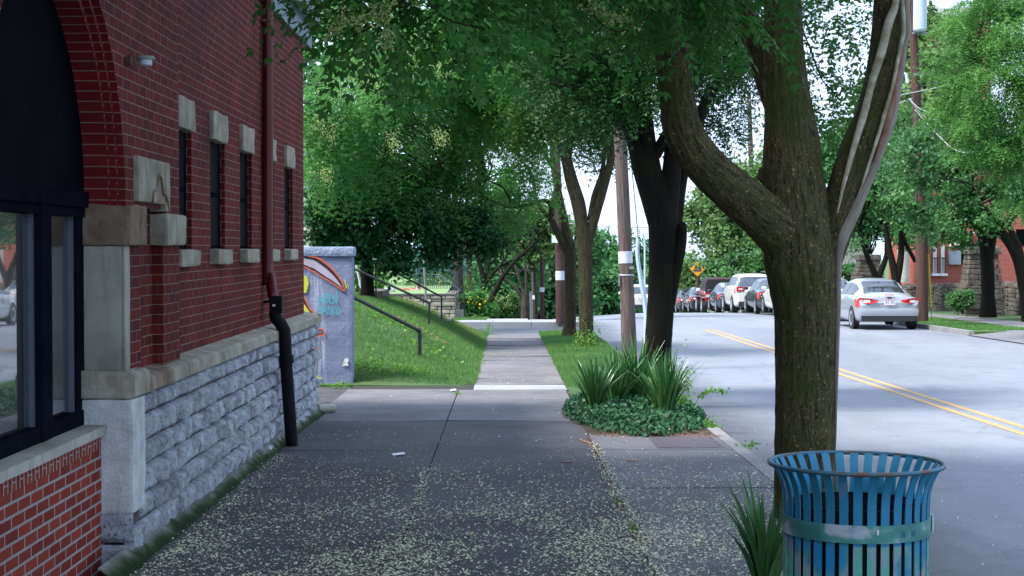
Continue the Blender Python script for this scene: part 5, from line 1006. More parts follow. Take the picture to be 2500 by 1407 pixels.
Y7 = 110.; p7 = pole('distant utility pole with a crossarm against the white sky', Y7, [(1846, 760, 8), (1840, 600, 7), (1834, 400, 6), (1828, 225, 5)], M['pole'])
mb = MB(); mb.box(P(1829, 0, Y7)[0], P(1866, 0, Y7)[0], Y7-.25, Y7-.1, P(0, 247, Y7)[2], P(0, 243, Y7)[2]); tube(mb, [P(1833, 262, Y7-.2), P(1850, 248, Y7-.2)], .03, 5, 1); tube(mb, [P(1828, 228, Y7), P(1828, 212, Y7)], .03, 6, 1)
for k in range(3): mb.box(P(1825, 0, Y7)[0], P(1835, 0, Y7)[0], Y7-.3, Y7-.1, P(0, 306+k*11, Y7)[2], P(0, 302+k*11, Y7)[2])
mb.build('crossarm', M['steel'], p7)
# guy guard left
YQ = 27.5; gg = empty('guy_guard', tuple(P(1576, 900, YQ)), 'bent pale grey guy wire guard standing between the weathered pole and the dark trunk', 'guard'); mb = MB()
tube(mb, [P(1577, 905, YQ), P(1578, 800, YQ), P(1575, 745, YQ), P(1566, 690, YQ), P(1558, 640, YQ), P(1556, 610, YQ), P(1558, 583, YQ)], [.045, .045, .042, .04, .036, .034, .028], 10, .06); mb.build('guard_tube', M['guard'], gg, smooth=True)
mb = MB(); tube(mb, [P(1558, 583, YQ), P(1551, 500, YQ), P(1541, 400, YQ), P(1524, 230, YQ)], .008, 5, 1); mb.build('guy_wire', M['wire'], gg)
mb = MB(); tube(mb, [P(1546, 579, 70), P(1562, 574, 70), P(1573, 580, 70), P(1574, 700, 70), P(1574, 780, 70)], .045, 6, .3); tag(mb.build('street_lamp', M['guard']), 'thin grey street lamp with a curved arm far behind the guy guard', 'street lamp')
WG = 'overhead wires across the street'
wires = [([(1380, 545, 49), (1460, 552, 49), (1540, 556, 49), (1600, 556, 50)], 'pale overhead wire left of the weathered pole', 'wire_l', .012),
 ([(1870, 262, 90), (1990, 262, 60), (2095, 252, 52), (2400, 190, 46), (2560, 150, 44)], 'pale upper wire crossing behind the split limb', 'wire_l', .014), ([(1860, 235, 100), (2000, 245, 60), (2240, 212, 50), (2400, 175, 44), (2560, 140, 42)], 'thick dark cable crossing at the right', 'wire', .022), ([(1835, 245, 110), (1990, 220, 70), (2236, 182, 50), (2340, 168, 45), (2560, 130, 40)], 'thin dark wire above the thick cable', 'wire', .014),
 ([(2220, 240, 50), (2240, 262, 49), (2285, 280, 47), (2310, 270, 46)], 'white looped cable hanging from the tall pole, upper loop', 'wire_l', .012), ([(2222, 245, 50), (2250, 280, 49), (2280, 293, 47), (2300, 290, 46)], 'white looped cable hanging from the tall pole, lower loop', 'wire_l', .012),
 ([(2228, 262, 50), (2290, 330, 47), (2340, 370, 45), (2400, 365, 43), (2450, 330, 41)], 'slack thin cable sagging before the pear tree', 'wire_l', .012), ([(1990, 340, 100), (2090, 290, 70), (2230, 240, 50)], 'faint pair of wires lower behind the split limb', 'wire_l', .02),
 ([(700, 152, 30), (900, 142, 40), (1000, 110, 50)], 'thin wire at the upper left above the others', 'wire', .010), ([(700, 205, 30), (860, 210, 38), (1020, 235, 50)], 'dark wire in the left foliage', 'wire', .012), ([(700, 250, 30), (850, 262, 38), (1030, 300, 50)], 'thick dark cable in the left foliage', 'wire', .018), ([(700, 275, 30), (900, 300, 40), (1040, 330, 50)], 'lowest wire in the left foliage', 'wire', .011),
 ([(1835, 290, 110), (1700, 320, 90), (1500, 330, 60)], 'far wire from the distant pole', 'wire', .016), ([(1830, 247, 110), (1870, 250, 90)], 'short wire from the crossarm', 'wire', .02)]
for pts, lb, mt, r in wires:
    mb = MB(); tube(mb, [P(*q) for q in pts], r, 5, .5); tag(mb.build('overhead_wire', M[mt]), lb, 'wire', WG)
# ------------------------------------------------------------------ hand rails and steps on the bank
def rail(label, Y, top, post, r=.022, post2=None, knob=False):
    o = empty('hand_rail', tuple(P(post[0], post[2], Y)), label, 'hand rail', 'hand rails of the bank steps'); mb = MB()
    tube(mb, [P(top[0], top[1], Y), P(post[0], post[1], Y)], r, 10, .5); 
    if knob: tube(mb, [P(post[0]-6, post[1]-4, Y), P(post[0]+1, post[1], Y)], r*1.35, 10, .5)
    mb.build('rail', M['black'], o, smooth=False); mb = MB(); tube(mb, [P(post[0], post[1]-1, Y), P(post[0], post[2]+8, Y)], r*.95, 10, .5); 
    if knob: tube(mb, [P(post[0], post[1]+8, Y), P(post[0], post[1]+14, Y)], r*1.3, 10, .5)
    mb.build('post', M['black'], o, smooth=False)
    if post2: mb = MB(); tube(mb, [P(post2[0], post2[1], Y), P(post2[0], post2[2], Y)], r*.9, 10, .5); mb.build('post', M['black'], o)
rail('nearest black hand rail, low on the grass bank', 26., (800, 694), (1025, 808, 880), .031, None, True)
rail('middle black hand rail beside the steps', 32., (800, 627), (1048, 740, 825), .024)
rail('farthest black hand rail with a post by the maple', 36., (917, 640), (1078, 725, 808), .020, (918, 642, 728))
st = empty('steps', tuple(P(1050, 770, 37)), 'old dark concrete steps climbing the bank between the rails', 'steps')
for k in range(7):
    mb = MB(); x1 = P(1100-26*k, 0, 37)[0]; zt = P(0, 782-9.5*k, 37)[2]; rough_box(mb, x1-.42, x1, 36.6, 38.6, zt-.35, zt, .006, .08); mb.build('step', M['steps'], st)
mb = MB(); rough_box(mb, P(880, 0, 37)[0], P(938, 0, 37)[0], 36.3, 38.5, P(0, 735, 37)[2], P(0, 709, 37)[2], .006, .08); mb.build('landing', M['steps'], st)
tilt = empty('sign_post', tuple(P(1045, 770, 40)), 'thin dark metal post leaning beside the farthest hand rail', 'post'); mb = MB(); tube(mb, [P(1043, 775, 40), P(1033, 612, 40)], .03, 6, 1); mb.build('post_shaft', M['steel'], tilt)
wp = MB(); tube(wp, [P(882, 705, 38.5), P(868, 640, 38.5)], .03, 6, 1); tag(wp.build('white_stake', M['white']), 'pale stake leaning left of the maple trunk', 'stake')
# ------------------------------------------------------------------ property beyond the crossing
YW = 54.; sw_ = empty('stone_wall', tuple(P(1040, 775, YW)), 'low stone retaining wall of stacked pale stones beyond the cross street', 'wall'); mb = MB()
xe = P(1110, 0, YW)[0]; zb = P(0, 778, YW)[2]; zt = P(0, 722, YW)[2]; z = zb-.1
while z < zt-.05:
    h = random.uniform(.10, .16); x = xe-4.
    while x < xe-.01:
        L0 = random.uniform(.2, .5); e = min(x+L0, xe); rough_box(mb, x+.01, e-.01, YW+random.uniform(-.03, .02), YW+.3, z+.01, min(z+h, zt)-.008, .012, .06); x = e
    y = YW+.3
    while y < YW+5:
        L0 = random.uniform(.3, .6); rough_box(mb, xe-.3, xe+random.uniform(-.02, .03), y+.01, y+L0-.01, z+.01, min(z+h, zt)-.008, .012, .08); y += L0
    z += h
mb.build('stonework', M['lime'], sw_); mb = MB(); rough_box(mb, xe-4, xe+.04, YW-.04, YW+.36, zt, zt+.06, .006, .08); rough_box(mb, xe-.34, xe+.04, YW+.36, YW+5, zt, zt+.06, .006, .1); mb.build('coping', M['steps'], sw_)
mb = MB(); mb.quad((xe-14, YW+.3, zt+.03), (xe-.3, YW+.3, zt+.03), (xe-.3, YW+12, zt+.35), (xe-14, YW+12, zt+.35)); tag(mb.build('upper_lawn', simple('pale_lawn', (.12, .20, .07), (.17, .24, .10), 6, 1.)), kind='structure')
mb = MB(); c = P(1121, 766, YW+1); rough_box(mb, c[0]-.12, c[0]+.16, YW+.9, YW+1.3, c[2]-.25, P(0, 756, YW+1)[2], .004, .06); tag(mb.build('concrete_block', M['lime_smooth']), 'small grey concrete block at the end of the stone wall', 'block')
fe = empty('iron_fence', tuple(P(1120, 770, 57)), 'dark blue iron fence with thin pickets around the flower garden', 'fence'); mb = MB(); mr = MB()
top0, top1 = (1030, 660), (1112, 672)
for k in range(26):
    px = 1015+k*4.6; y0 = 672+(0 if px < 1075 else (px-1075)*.75); tube(mb, [P(px, y0, 58), P(px, 717+(0 if px < 1108 else 20), 58)], .010, 4, 5)
mb.build('pickets', M['iron_blue'], fe); tube(mr, [P(1000, 672, 58), P(1072, 672, 58), P(1134, 716, 57)], .02, 5, 5); tube(mr, [P(1072, 662, 58), P(1112, 668, 58), P(1112, 735, 58)], .035, 6, 5); tube(mr, [P(1023, 716, 58), P(1024, 655, 58)], .05, 6, 5)
mr.build('rail', M['iron_blue'], fe)
gr_ = empty('iron_stair_rail', tuple(P(1134, 772, 55)), 'black iron stair rail going down beside the stone wall corner', 'hand rail'); mb = MB(); tube(mb, [P(1085, 668, 55), P(1134, 718, 55), P(1134, 772, 55)], .022, 6, 5)
for k in range(6): tube(mb, [P(1105+k*5, 690+k*5, 55), P(1105+k*5, 770, 55)], .010, 4, 5)
mb.build('rail', M['black'], gr_)
def flowers(px, py, Y, n, r, mat, label):
    C = P(px, py, Y)+rng.normal(size=(n, 3))*np.array([r, r*.5, r*.4]); Q, A = kites(C, .07, .9, None, .1); tag(leafmesh('flowers', Q, A, M[mat]), label, 'flowers')
flowers(994, 708, 57, 60, .10, 'redflower', 'red flowers on the raised lawn, the left patch'); flowers(1012, 706, 57.5, 40, .10, 'redflower', 'small red flowers right of the larger red patch'); flowers(1090, 700, 60, 60, .5, 'yelflower', 'yellow flowers behind the iron fence'); flowers(1022, 708, 57, 30, .10, 'pinkflower', 'pink white flowers beside the red ones')
flowers(1160, 735, 55.7, 24, .25, 'yelflower', 'yellow sunflower heads in the pale clump')
weedm = MB(); C = P(1070, 700, 61)+rng.normal(size=(2600, 3))*np.array([.8, .5, .22]); Q, A = kites(C, .12, .5, None, .3); tag(leafmesh('garden_plants', Q, A, M['leaf_locust']), 'mixed green garden plants behind the iron fence', 'plants', kind='stuff')
mb = MB(); rough_box(mb, P(936, 0, 56)[0], P(962, 0, 56)[0], 55.8, 56.2, P(0, 716, 56)[2], P(0, 704, 56)[2], .03, .05, 0, .03); tag(mb.build('boulder', M['rubble']), 'grey rock lying on the raised lawn', 'rock')
# houses
hs_ = empty('house', tuple(P(770, 700, 75)), 'pale house with a slate gable roof glimpsed through the left trees', 'house'); mb = MB()
a, b = P(690, 0, 75)[0], P(905, 0, 75)[0]; zt = P(0, 420, 75)[2]; mb.box(a, b, 75, 82, -3, zt); mb.build('wall', M['stucco'], hs_); mb = MB(); zr = P(0, 265, 75)[2]
mb.add([(a-.3, 74.7, zt), (b+.3, 74.7, zt), (b+.3, 82.3, zt), (a-.3, 82.3, zt), ((a+b)/2-1.4, 78, zr), ((a+b)/2+.6, 78, zr)], [(0, 1, 5, 4), (1, 2, 5), (2, 3, 4, 5), (3, 0, 4), (3, 2, 1, 0)]); mb.build('roof', M['roof'], hs_)
for px in (775, 840): mb = MB(); u, v = P(px, 560, 74.97), P(px+22, 500, 74.97); mb.box(u[0], v[0], 74.93, 74.97, u[2], v[2]); mb.build('window', M['darkframe'], hs_)
YH = 84.; rb = empty('brick_house', tuple(P(2400, 690, YH)), 'bright red brick apartment house behind the stone gate pillars', 'house'); mb = MB()
a, b = P(2263, 0, YH)[0], P(2570, 0, YH)[0]; z0 = P(0, 690, YH)[2]; z1 = P(0, 400, YH)[2]; mb.box(a, b, YH, YH+8, z0-1, z1); mb.build('wall', M['brick_far'], rb)
mb = MB(); mb.box(a-.3, b, YH-.3, YH+8, z1, z1+.6); mb.build('cornice', M['stucco'], rb)
for px in (2278, 2297):
    mb = MB(); u, v = P(px, 668, YH-.05), P(px+9, 598, YH-.05); mb.box(u[0], v[0], YH-.06, YH-.01, u[2], v[2]); ww = mb.build('window', M['plate'], rb)
    mb = MB(); mb.box(u[0]-.05, v[0]+.05, YH-.3, YH-.28, P(0, 632, YH)[2], P(0, 629, YH)[2])
    for k in range(5): x = u[0]+(v[0]-u[0])*k/4; mb.box(x-.01, x+.01, YH-.3, YH-.28, u[2], P(0, 631, YH)[2])
    mb.build('window_rail', M['black'], ww, world=False)
    mb = MB(); mb.box(u[0]-.1, v[0]+.1, YH-.35, YH-.01, u[2]-.12, u[2]); mb.build('sill', M['plate'], ww, world=False)
for (x0, y0, x1, y1, m_, nm) in ((2316, 612, 2344, 646, 'metergrey', 'meter_box'), (2328, 574, 2348, 599, 'cream', 'meter_box'), (2318, 530, 2321, 602, 'plate', 'drain_pipe'), (2336, 567, 2376, 571, 'plate', 'window_ledge'), (2410, 528, 2425, 535, 'plate', 'window_ledge'), (2346, 595, 2390, 640, 'glass_dark', 'window')):
    mb = MB(); u, v = P(x0, y1, YH-.1), P(x1, y0, YH-.1); mb.box(u[0], v[0], YH-.2-.0007*x0/20, YH-.002, u[2], v[2]); mb.build(nm, M[m_], rb)
for px, py in ((2290, 430), (2480, 560)): mb = MB(); u, v = P(px, py+40, YH), P(px+28, py, YH); mb.box(u[0], v[0], YH-.03, YH-.004, u[2], v[2]); mb.build('window', M['glass_dark'], rb)
hb = empty('hill_building', tuple(P(2310, 120, 150)), 'red building with a white cornice high on the hill at the upper right', 'building'); mb = MB(); a, b = P(2272, 0, 150)[0], P(2420, 0, 150)[0]; mb.box(a, b, 150, 160, -5, P(0, 40, 150)[2]); mb.build('wall', M['brick_far'], hb)
mb = MB(); mb.box(a-.4, b, 149.6, 160, P(0, 40, 150)[2], P(0, 20, 150)[2]); mb.build('cornice', M['stucco'], hb)
wh = empty('pale_house', tuple(P(2080, 680, 120)), 'pale pink building glimpsed left of the far stone pillar', 'house'); mb = MB(); mb.box(P(2035, 0, 110)[0], P(2130, 0, 110)[0], 110, 120, -6, P(0, 590, 110)[2]); mb.build('wall', M['pinkwall'], wh)
mb = MB(); mb.box(P(2030, 0, 110)[0], P(2135, 0, 110)[0], 109.5, 120.4, P(0, 590, 110)[2], P(0, 580, 110)[2]); mb.build('roof', M['roof'], wh)
mb = MB(); tube(mb, [P(2205, 690, 76), P(2205, 610, 76)], .28, 16, 1); tag(mb.build('concrete_column', M['lime_smooth']), 'grey round concrete column behind the tall reddish pole', 'column')
# stone gate pillars and retaining wall across the street
def stack(mb, x0, x1, y0, y1, z0, z1, taper=0., hh=(.14, .2)):
    z = z0; k = 0
    while z < z1-.02:
        h = min(random.uniform(*hh), z1-z); t = taper*(z-z0)/(z1-z0); x = x0+t
        while x < x1-t-.01:
            e = min(x+random.uniform(.35, .75), x1-t); rough_box(mb, x+.01, e-.01, y0+t+random.uniform(-.04, .02), y1-t, z+.01, z+h-.008, .025, .09); x = e
        z += h
for (px0, px1, py0, py1, Y, lb) in ((2362, 2462, 603, 775, 56.5, 'wide stepped stone gate pillar at the right, behind the forked pear tree'), (2094, 2165, 622, 700, 72, 'stepped stone gate pillar behind the silver sedan')):
    o = empty('gate_pillar', tuple(P((px0+px1)/2, py1, Y)), lb, 'pillar', 'stone gate pillars'); mb = MB(); a, b = P(px0, 0, Y)[0], P(px1, 0, Y)[0]; zt = P(0, py0, Y)[2]; zb = P(0, py1, Y)[2]; zm = zb+(zt-zb)*.45
    stack(mb, a, b, Y, Y+1.2, zb-.4, zm, .02); stack(mb, a+.1, b-.1, Y+.1, Y+1.1, zm, zt-.25, .12); mb.build('stonework', M['stone_dark'], o)
    mb = MB(); rough_box(mb, a+.15, b-.15, Y+.1, Y+1.1, zt-.25, zt, .03, .08); mb.build('cap', M['stone_dark'], o)
rw = empty('retaining_wall', (18.2, 70, -1), 'dark rough stone retaining wall along the far pavement', 'wall'); mb = MB()
for (y0, y1) in ((46, 56.4), (57.8, 72), (73.3, 95)):
    y = y0
    while y < y1:
        e = min(y+random.uniform(.5, .9), y1); g = G(18, y).item(); z = g-.2
        while z < g+1.05: h = random.uniform(.14, .2); rock_face_x = 18.2; rough_box(mb, 18.2-.0+random.uniform(-.03, .03), 18.6, y+.01, e-.01, z+.01, z+h-.01, .03, .12); z += h
        y = e
mb.build('stonework', M['stone_dark'], rw)
# steep hill sign
sg = empty('hill_sign', tuple(P(1704, 745, 92)), 'yellow diamond warning sign of a truck on a steep hill, half hidden by leaves', 'sign'); YS_ = 92.
mb = MB(); c = P(1703, 657, YS_); r = .42; mb.add([c+[r, 0, 0], c+[0, 0, r], c+[-r, 0, 0], c+[0, 0, -r], c+[r, .02, 0], c+[0, .02, r], c+[-r, .02, 0], c+[0, .02, -r]], [(0, 1, 2, 3), (7, 6, 5, 4), (0, 4, 5, 1), (1, 5, 6, 2), (2, 6, 7, 3), (3, 7, 4, 0)]); mb.build('sign_plate', M['sign_y'], sg)
mb = MB(); q = lambda x, z: c+[x, -.012, z]
mb.add([q(-.24, -.02), q(.24, -.10), q(.24, -.13), q(-.24, -.13)], [(0, 1, 2, 3)]); mb.add([q(-.16, .01), q(.06, -.02), q(.06, .16), q(-.16, .19)], [(0, 1, 2, 3)]); mb.add([q(.08, -.03), q(.2, -.05), q(.2, .04), (q(.14, .11)), q(.08, .12)], [(0, 1, 2, 3, 4)])
for x, z in ((-.1, -.02), (.13, -.06)): mb.add([q(x+.035*math.cos(t), z+.035*math.sin(t)) for t in np.linspace(0, 6.28, 9)[:-1]], [list(range(8))])
mb.build('truck_symbol', M['ink'], sg)
mb = MB(); tube(mb, [P(1704, 785, YS_+.1), P(1704, 640, YS_+.1)], .09, 8, 1); mb.build('post', M['pole_dark'], sg)
C = P(1712, 646, YS_-.5)+rng.normal(size=(60, 3))*[.18, .1, .12]; Q, A = kites(C, .16, .8, None, .2); tag(leafmesh('leaf_spray', Q, A, M['leaf_far2']), 'spray of leaves hanging before the top of the yellow sign', 'leaves')
# ------------------------------------------------------------------ vehicles
SED = [(.0, .42, .66, .80, .70, .76, .60, .20), (.08, .30, .70, .98, .84, .84, .70, .10), (.30, .24, .76, 1.03, .90, .86, .74, .05), (.62, .22, .80, 1.08, .91, .85, .64, .05), (1.0, .22, .82, 1.26, .91, .84, .58, .06), (1.45, .22, .82, 1.42, .91, .84, .56, .07), (2.1, .22, .81, 1.47, .91, .84, .57, .07), (2.7, .22, .80, 1.42, .91, .83, .58, .07), (3.15, .22, .80, 1.18, .91, .82, .62, .06), (3.5, .22, .79, .98, .90, .81, .66, .05), (4.0, .22, .74, .88, .89, .78, .62, .05), (4.35, .24, .62, .76, .84, .74, .56, .06), (4.5, .34, .52, .60, .72, .62, .50, .1)]
SUVT = [(.0, .45, .80, .98, .78, .82, .72, .1), (.08, .34, .98, 1.10, .92, .90, .78, .08), (.22, .30, 1.05, 1.45, .96, .90, .72, .06), (.42, .28, 1.06, 1.70, .97, .90, .68, .06), (.8, .28, 1.06, 1.76, .97, .90, .66, .06), (1.8, .28, 1.04, 1.78, .97, .90, .66, .07), (2.7, .28, 1.02, 1.72, .97, .89, .66, .07), (3.2, .28, 1.01, 1.45, .97, .88, .68, .06), (3.6, .28, 1.00, 1.14, .96, .88, .72, .05), (4.2, .28, .96, 1.06, .94, .85, .70, .05), (4.65, .30, .84, .94, .88, .80, .62, .06), (4.8, .42, .66, .74, .74, .66, .54, .1)]
JEEP = [(.0, .50, .95, 1.08, .74, .74, .72, .05), (.04, .46, 1.0, 1.80, .78, .76, .70, .05), (.3, .44, 1.02, 1.84, .78, .76, .68, .05), (1.4, .44, 1.02, 1.86, .78, .76, .68, .05), (2.2, .44, 1.02, 1.84, .78, .76, .68, .05), (2.45, .44, 1.02, 1.4, .78, .76, .68, .05), (2.55, .44, 1.02, 1.10, .77, .74, .66, .04), (3.6, .46, 1.0, 1.05, .72, .68, .60, .04), (3.75, .5, .9, .98, .68, .64, .56, .05)]
def sampler(T):
    T = np.array(T); 
    def S(u, v):     # u station coordinate, v in -6..6
        u = np.clip(u, 0, len(T)-1.0001); i = int(u); f = u-i; f2 = f*f*(3-2*f)*.5+f*.5
        a = T[i]+(T[i+1]-T[i])*f2; y = T[i][0]+(T[i+1][0]-T[i][0])*f; zb, zm, zt, wl_, wb, wt, _c = a[1], a[2], a[3], a[4], a[5], a[6], a[7]
        zbelt = max(zm, 0)+.12*(1 if zt > zm+.2 else .5); zbelt = min(zbelt, zt-.05)
        pts = [(0, zb), (wl_*.86, zb), (wl_*.97, zb+.10), (wl_, (zb+zm)/2+.05), (wb+.02, zbelt), (wt+.03, zt-.08), (wt*.72, zt-.015), (0, zt)]
        s = 1 if v >= 0 else -1; q = abs(v); q = min(q, 6.9999); k = int(q); g = q-k; p0 = pts[max(k-1, 0)]; p1 = pts[k]; p2 = pts[k+1]; p3 = pts[min(k+2, 7)]
        c = lambda a0, a1, a2, a3: .5*((2*a1)+(-a0+a2)*g+(2*a0-5*a1+4*a2-a3)*g*g+(-a0+3*a1-3*a2+a3)*g**3)*.5+.5*(a1+(a2-a1)*g)
        x = c(p0[0], p1[0], p2[0], p3[0]); z = c(p0[1], p1[1], p2[1], p3[1]); return np.array([s*max(x, 0), y, z])
    return S, len(T)-1
def patch(mb, S, u0, u1, v0, v1, off=.006, nu=8, nv=6, mi=0, ctr=(0, 2.2, .75)):
    us = np.linspace(u0, u1, nu); vs = np.linspace(v0, v1, nv); Gd = np.array([[S(u, v) for v in vs] for u in us]); a = np.gradient(Gd, axis=0); b = np.gradient(Gd, axis=1); n = unit(np.cross(a, b))
    d = Gd-np.array([0, 0, .6]); d[..., 1] -= np.clip(Gd[..., 1], 1.2, 3.2); sgn = np.sign((n*d).sum(-1))[..., None]; sgn[sgn == 0] = 1; mb.grid(Gd+n*sgn*off, None, mi, flip=bool(sgn.mean() < 0))
def car(label, T, col, loc, kind='sedan', rz=0, wheels=(.85, 3.6), wr=.32, group='cars parked along the far kerb', tailc=None, plate=True):
    S, nu = sampler(T); T = np.array(T); o = empty('parked_car', tuple(loc), label, 'car', group); o.rotation_euler.z = rz
    B = lambda nm, mb, m_, par=None, sm=False: mb.build(nm, M[m_], par or o, sm, world=False)
    mb = MB(); us = np.linspace(0, nu-.001, 60); vs = np.linspace(-6.999, 6.999, 64); Gd = np.array([[S(u, v) for v in vs] for u in us]); mb.grid(Gd, None, 0, flip=True)
    mb.add(Gd[0], [list(range(len(vs)))]); mb.add(Gd[-1], [list(range(len(vs)))[::-1]]); body = B('body', mb, col, sm=True)
    if kind == 'sedan': gu = ((3.05, 4.85), (7.1, 8.9), (4.1, 7.9))
    elif kind == 'suv': gu = ((1.35, 2.75), (6.2, 7.8), (2.9, 7.2))
    else: gu = ((.25, 1.0), (5.1, 5.9), (1.3, 4.8))
    mb = MB(); patch(mb, S, gu[0][0], gu[0][1], -6.999, -5.35 if kind != 'suv' else -4.7, .008); patch(mb, S, gu[0][0], gu[0][1], 5.35 if kind != 'suv' else 4.7, 6.999, .008); B('rear_window', mb, 'carglass')
    mb = MB(); patch(mb, S, gu[1][0], gu[1][1], -6.999, -5.35, .008); patch(mb, S, gu[1][0], gu[1][1], 5.35, 6.999, .008); B('windscreen', mb, 'carglass')
    for s in (-1, 1):
        m0 = (gu[2][0]+gu[2][1])/2-.2
        for (a, b) in ((gu[2][0], m0-.06), (m0+.06, gu[2][1])): mb = MB(); patch(mb, S, a, b, s*4.12, s*4.86, .009); B('side_window', mb, 'carglass')
    W = T[3][4] if kind != 'jeep' else .78
    for s in (-1, 1):
        for wy in wheels:
            wt = .20 if kind == 'sedan' else .24; cx = s*(W-.085 if kind != 'jeep' else W+.02)
            t = np.linspace(0, 2*math.pi, 25); ring = lambda r, x: np.stack([0*t+x, wy+r*np.cos(t), wr+r*np.sin(t)], -1)
            mb = MB(); x0, x1 = cx-wt/2*s, cx+wt/2*s; Gd = np.stack([ring(.05, x0), ring(wr-.03, x0), ring(wr, x0+.02*s), ring(wr, x1-.02*s), ring(wr-.03, x1), ring(wr*.68, x1)], 1); mb.grid(Gd, None, 0); wh_ = B('wheel', mb, 'tyre')
            mb = MB(); Gd = np.stack([ring(wr*.69, x1-.002*s), ring(wr*.62, x1+.004*s), ring(wr*.25, x1-.03*s), ring(.01, x1-.01*s)], 1); mb.grid(Gd); B('rim', mb, 'rim', wh_)
            if kind != 'jeep':
                mb = MB(); mb.add(np.concatenate([[(s*(W+.004), wy, wr)], np.stack([0*t+s*(W+.006), wy+(wr+.05)*np.cos(t), wr+(wr+.05)*np.sin(t)], -1)]), [(0, i+1, i+2) for i in range(24)]); B('wheel_arch', mb, 'trim')
            else: mb = MB(); mb.box(s*.74, s*.98, wy-.48, wy+.48, .88, .95); B('fender', mb, 'trim')
        mb = MB(); my = T[gu[2][1].__int__()][0]-.15; mb_x = W+.02; rough_box(mb, s*mb_x if s > 0 else s*(mb_x+.2), s*(mb_x+.2) if s > 0 else s*mb_x, my, my+.1, .95 if kind == 'sedan' else 1.1, 1.08 if kind == 'sedan' else 1.28, .0, .1, 0, .03); B('mirror', mb, col if kind != 'jeep' else 'plate')
    # rear details
    for s in (-1, 1):
        if kind == 'sedan':
            mb = MB(); yb = lambda x: -.012+.55*max(0, abs(x)-.5)**1.6
            P5 = [(.30, .86), (.38, .80), (.62, .76), (.86, .78), (.90, .86), (.86, .93), (.60, .92)]
            mb.add([(s*x, .02+yb(x)*1.0-.02-(.03 if x < .8 else -.0), z) for x, z in P5], [list(range(7)) if s > 0 else list(range(7))[::-1]]); patch(mb, S, .9, 2.6, s*3.35, s*4.0, .006); tl = B('tail_light', mb, 'tail')
            mb = MB(); P5 = [(.56, .80), (.70, .80), (.74, .87), (.58, .87)]; mb.add([(s*x, yb(x)-.05, z) for x, z in P5], [list(range(4)) if s > 0 else list(range(4))[::-1]]); B('reverse_lamp', mb, 'tailw', tl)
            mb = MB(); mb.box(s*.68, s*.82, .0, .02, .40, .44); B('reflector', mb, 'tail')
        elif kind == 'suv':
            mb = MB(); mb.box(s*.55, s*.90, -.02, .06, 1.0, 1.2); patch(mb, S, .95, 2.2, s*3.4, s*4.1, .01); tl = B('tail_light', mb, 'tail'); mb = MB(); mb.box(s*.62, s*.8, -.028, -.018, 1.07, 1.12); B('reverse_lamp', mb, 'tailw', tl)
        else: mb = MB(); mb.box(s*.62, s*.77, -.05, .01, .85, 1.0); B('tail_light', mb, 'tail')
    mb = MB(); zl = T[1][1]; rough_box(mb, -.80, .80, -.03, .25, zl-.04, zl+(.14 if kind == 'sedan' else .2), 0, .2, 0, .03); B('bumper', mb, 'trim')
    if kind == 'sedan': mb = MB(); rough_box(mb, -.84, .84, -.045, .25, zl+.10, zl+.34, 0, .1, 0, .05); B('bumper_cover', mb, col, sm=True); mb = MB(); mb.box(-.14, .14, .02, .05, 1.005, 1.025); B('brake_light', mb, 'tail')
    if plate:
        zp = .74 if kind == 'sedan' else .86; px = 0 if kind != 'jeep' else -.6; mb = MB(); mb.box(px-.155, px+.155, -.052, -.046, zp-.02, zp+.135); pl = B('number_plate', mb, 'plate')
        mb = MB()
        for k in range(7):
            if k == 3: continue
            x = px-.12+k*.038; mb.box(x-.003, x+.003, -.0555, -.0535, zp+.02, zp+.10); mb.box(x+.003, x+.022, -.0555, -.0535, zp+(.055 if k % 2 else .09), zp+(.065 if k % 2 else .10))
            if k % 2 == 0: mb.box(x+.016, x+.022, -.0555, -.0535, zp+.02, zp+.09)
        B('plate_number', mb, 'ink', pl); mb = MB(); mb.box(px-.15, px+.15, -.0545, -.0525, zp+.118, zp+.131); mb.box(px-.15, px+.15, -.0545, -.0525, zp-.016, zp-.006); B('plate_stripe', mb, 'platered', pl)
    return o
def cz(x, y): return G(x, y).item()-.13
c1 = car('silver sedan parked at the far kerb beside the tall reddish pole, nearest car', SED, 'silver', (11.02, 46.9, cz(11, 48)))
mb = MB(); lathe(mb, np.array([0, 0, 0]), [(0, 0), (.055, 0)], 20); em = mb.build('emblem', M['ink'], c1, world=False); em.rotation_euler = (math.pi/2, 0, 0); em.location = (0, -.03, .935); em.scale = (1.3, .6, 1)
car('white car parked just ahead of the silver sedan, only its roof showing', SED, 'whitecar', (11.1, 54.5, cz(11, 55)))
car('white sedan half hidden by the mossy trunk in the parked row', SED, 'whitecar', (11.25, 62.0, cz(11, 62)))
car('dark green black sedan between two white cars in the parked row', SED, 'darkcar', (11.25, 66.8, cz(11, 67)))
su = car('tall white sport utility car with roof rails in the parked row', SUVT, 'whitecar', (11.3, 73.6, cz(11, 74)), 'suv', wheels=(.95, 3.8), wr=.37)
mb = MB()
for s in (-1, 1): tube(mb, [(s*.62, .9, 1.80), (s*.62, 1.2, 1.84), (s*.62, 2.6, 1.84), (s*.62, 2.9, 1.78)], .02, 6, .3)
mb.build('roof_rail', M['black'], su, world=False)
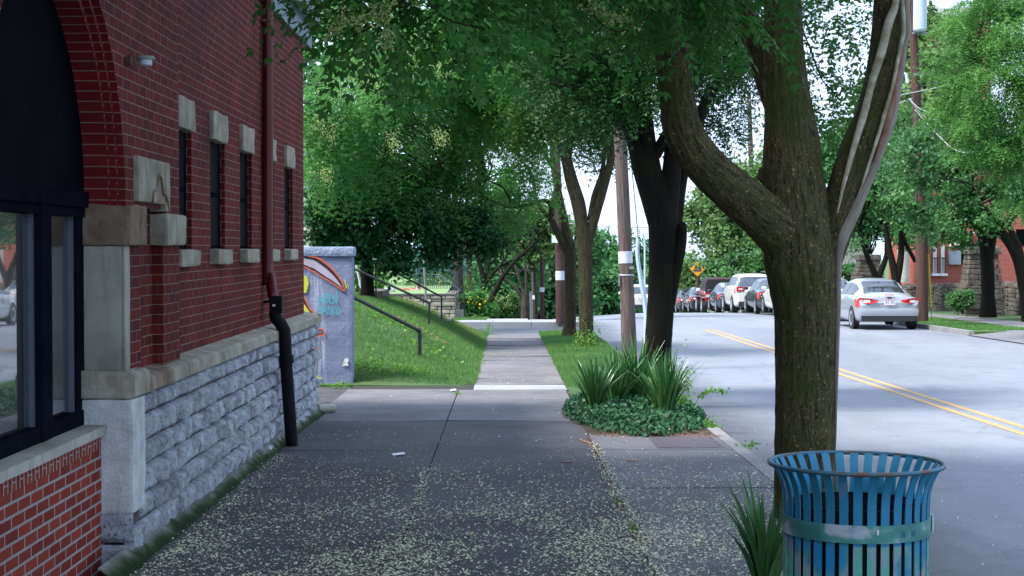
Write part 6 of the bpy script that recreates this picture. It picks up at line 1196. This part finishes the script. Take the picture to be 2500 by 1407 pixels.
car('dark blue sedan just left of the white sport utility car', SED, 'bluecar', (11.3, 79.8, cz(11, 80)))
jp = car('red off road car with a black soft top in the parked row', JEEP, 'redcar', (11.25, 85.6, cz(11, 86)), 'jeep', wheels=(.6, 2.95), wr=.39)
S, nu = sampler(JEEP); mb = MB(); patch(mb, S, .15, 4.9, -6.999, -4.05, .014, 14, 10); patch(mb, S, .15, 4.9, 4.05, 6.999, .014, 14, 10); mb.box(-.70, .70, .0, .04, 1.1, 1.78); mb.build('soft_top', M['softtop'], jp, world=False)
mb = MB(); t = np.linspace(0, 2*math.pi, 25); mb.grid(np.stack([np.stack([.1+r*np.cos(t), 0*t+y, 1.0+r*np.sin(t)], -1) for r, y in ((.01, -.25), (.22, -.25), (.36, -.22), (.38, -.12), (.34, -.04))], 1)); mb.build('spare_wheel', M['tyre'], jp, world=False)
car('dark sedan ahead of the red off road car', SED, 'darkcar', (11.2, 91.0, cz(11, 91)))
car('dark grey sedan with red tail light, farthest of the parked row', SED, 'greycar', (11.15, 97.2, cz(11, 97)))
car('white car seen just over the crest of the road between pole and dark trunk', SUVT, 'whitecar', (8.6-.0, 104, cz(8, 104)+.1), 'suv', wheels=(.95, 3.8), wr=.37, group='cars beyond the crest')
# ------------------------------------------------------------------ scenery opposite and behind the camera (seen in the shop window, shades the pavement)
for i, (x, y) in enumerate(((21, 30), (22, 18), (20, 6), (24, -6))):
    o = tree('street_tree', ['wide tree across the street outside the right of the picture', 'second tree across the street outside the right of the picture', 'third tree across the street outside the right of the picture', 'fourth tree across the street outside the right of the picture'][i], (x, y, 0)); mb = MB(); tube(mb, [(x, y, -.5), (x+.2, y, 3), (x, y+.3, 6)], [.3, .25, .15], 12, .5, .02); mb.build('trunk', M['bark_B'], o)
    canopy([(np.array([x, y, 6.]), np.array([3.6, 4.5, 3.4])), (np.array([x, y+2, 3.5]), np.array([2.5, 3, 1.5]))], 'kite', 5000, .9, mat=M['leaf_far'], parent=o, size=.30)
print('TOTAL polys', sum(len(o.data.polygons) for o in bpy.data.objects if o.type == 'MESH'))
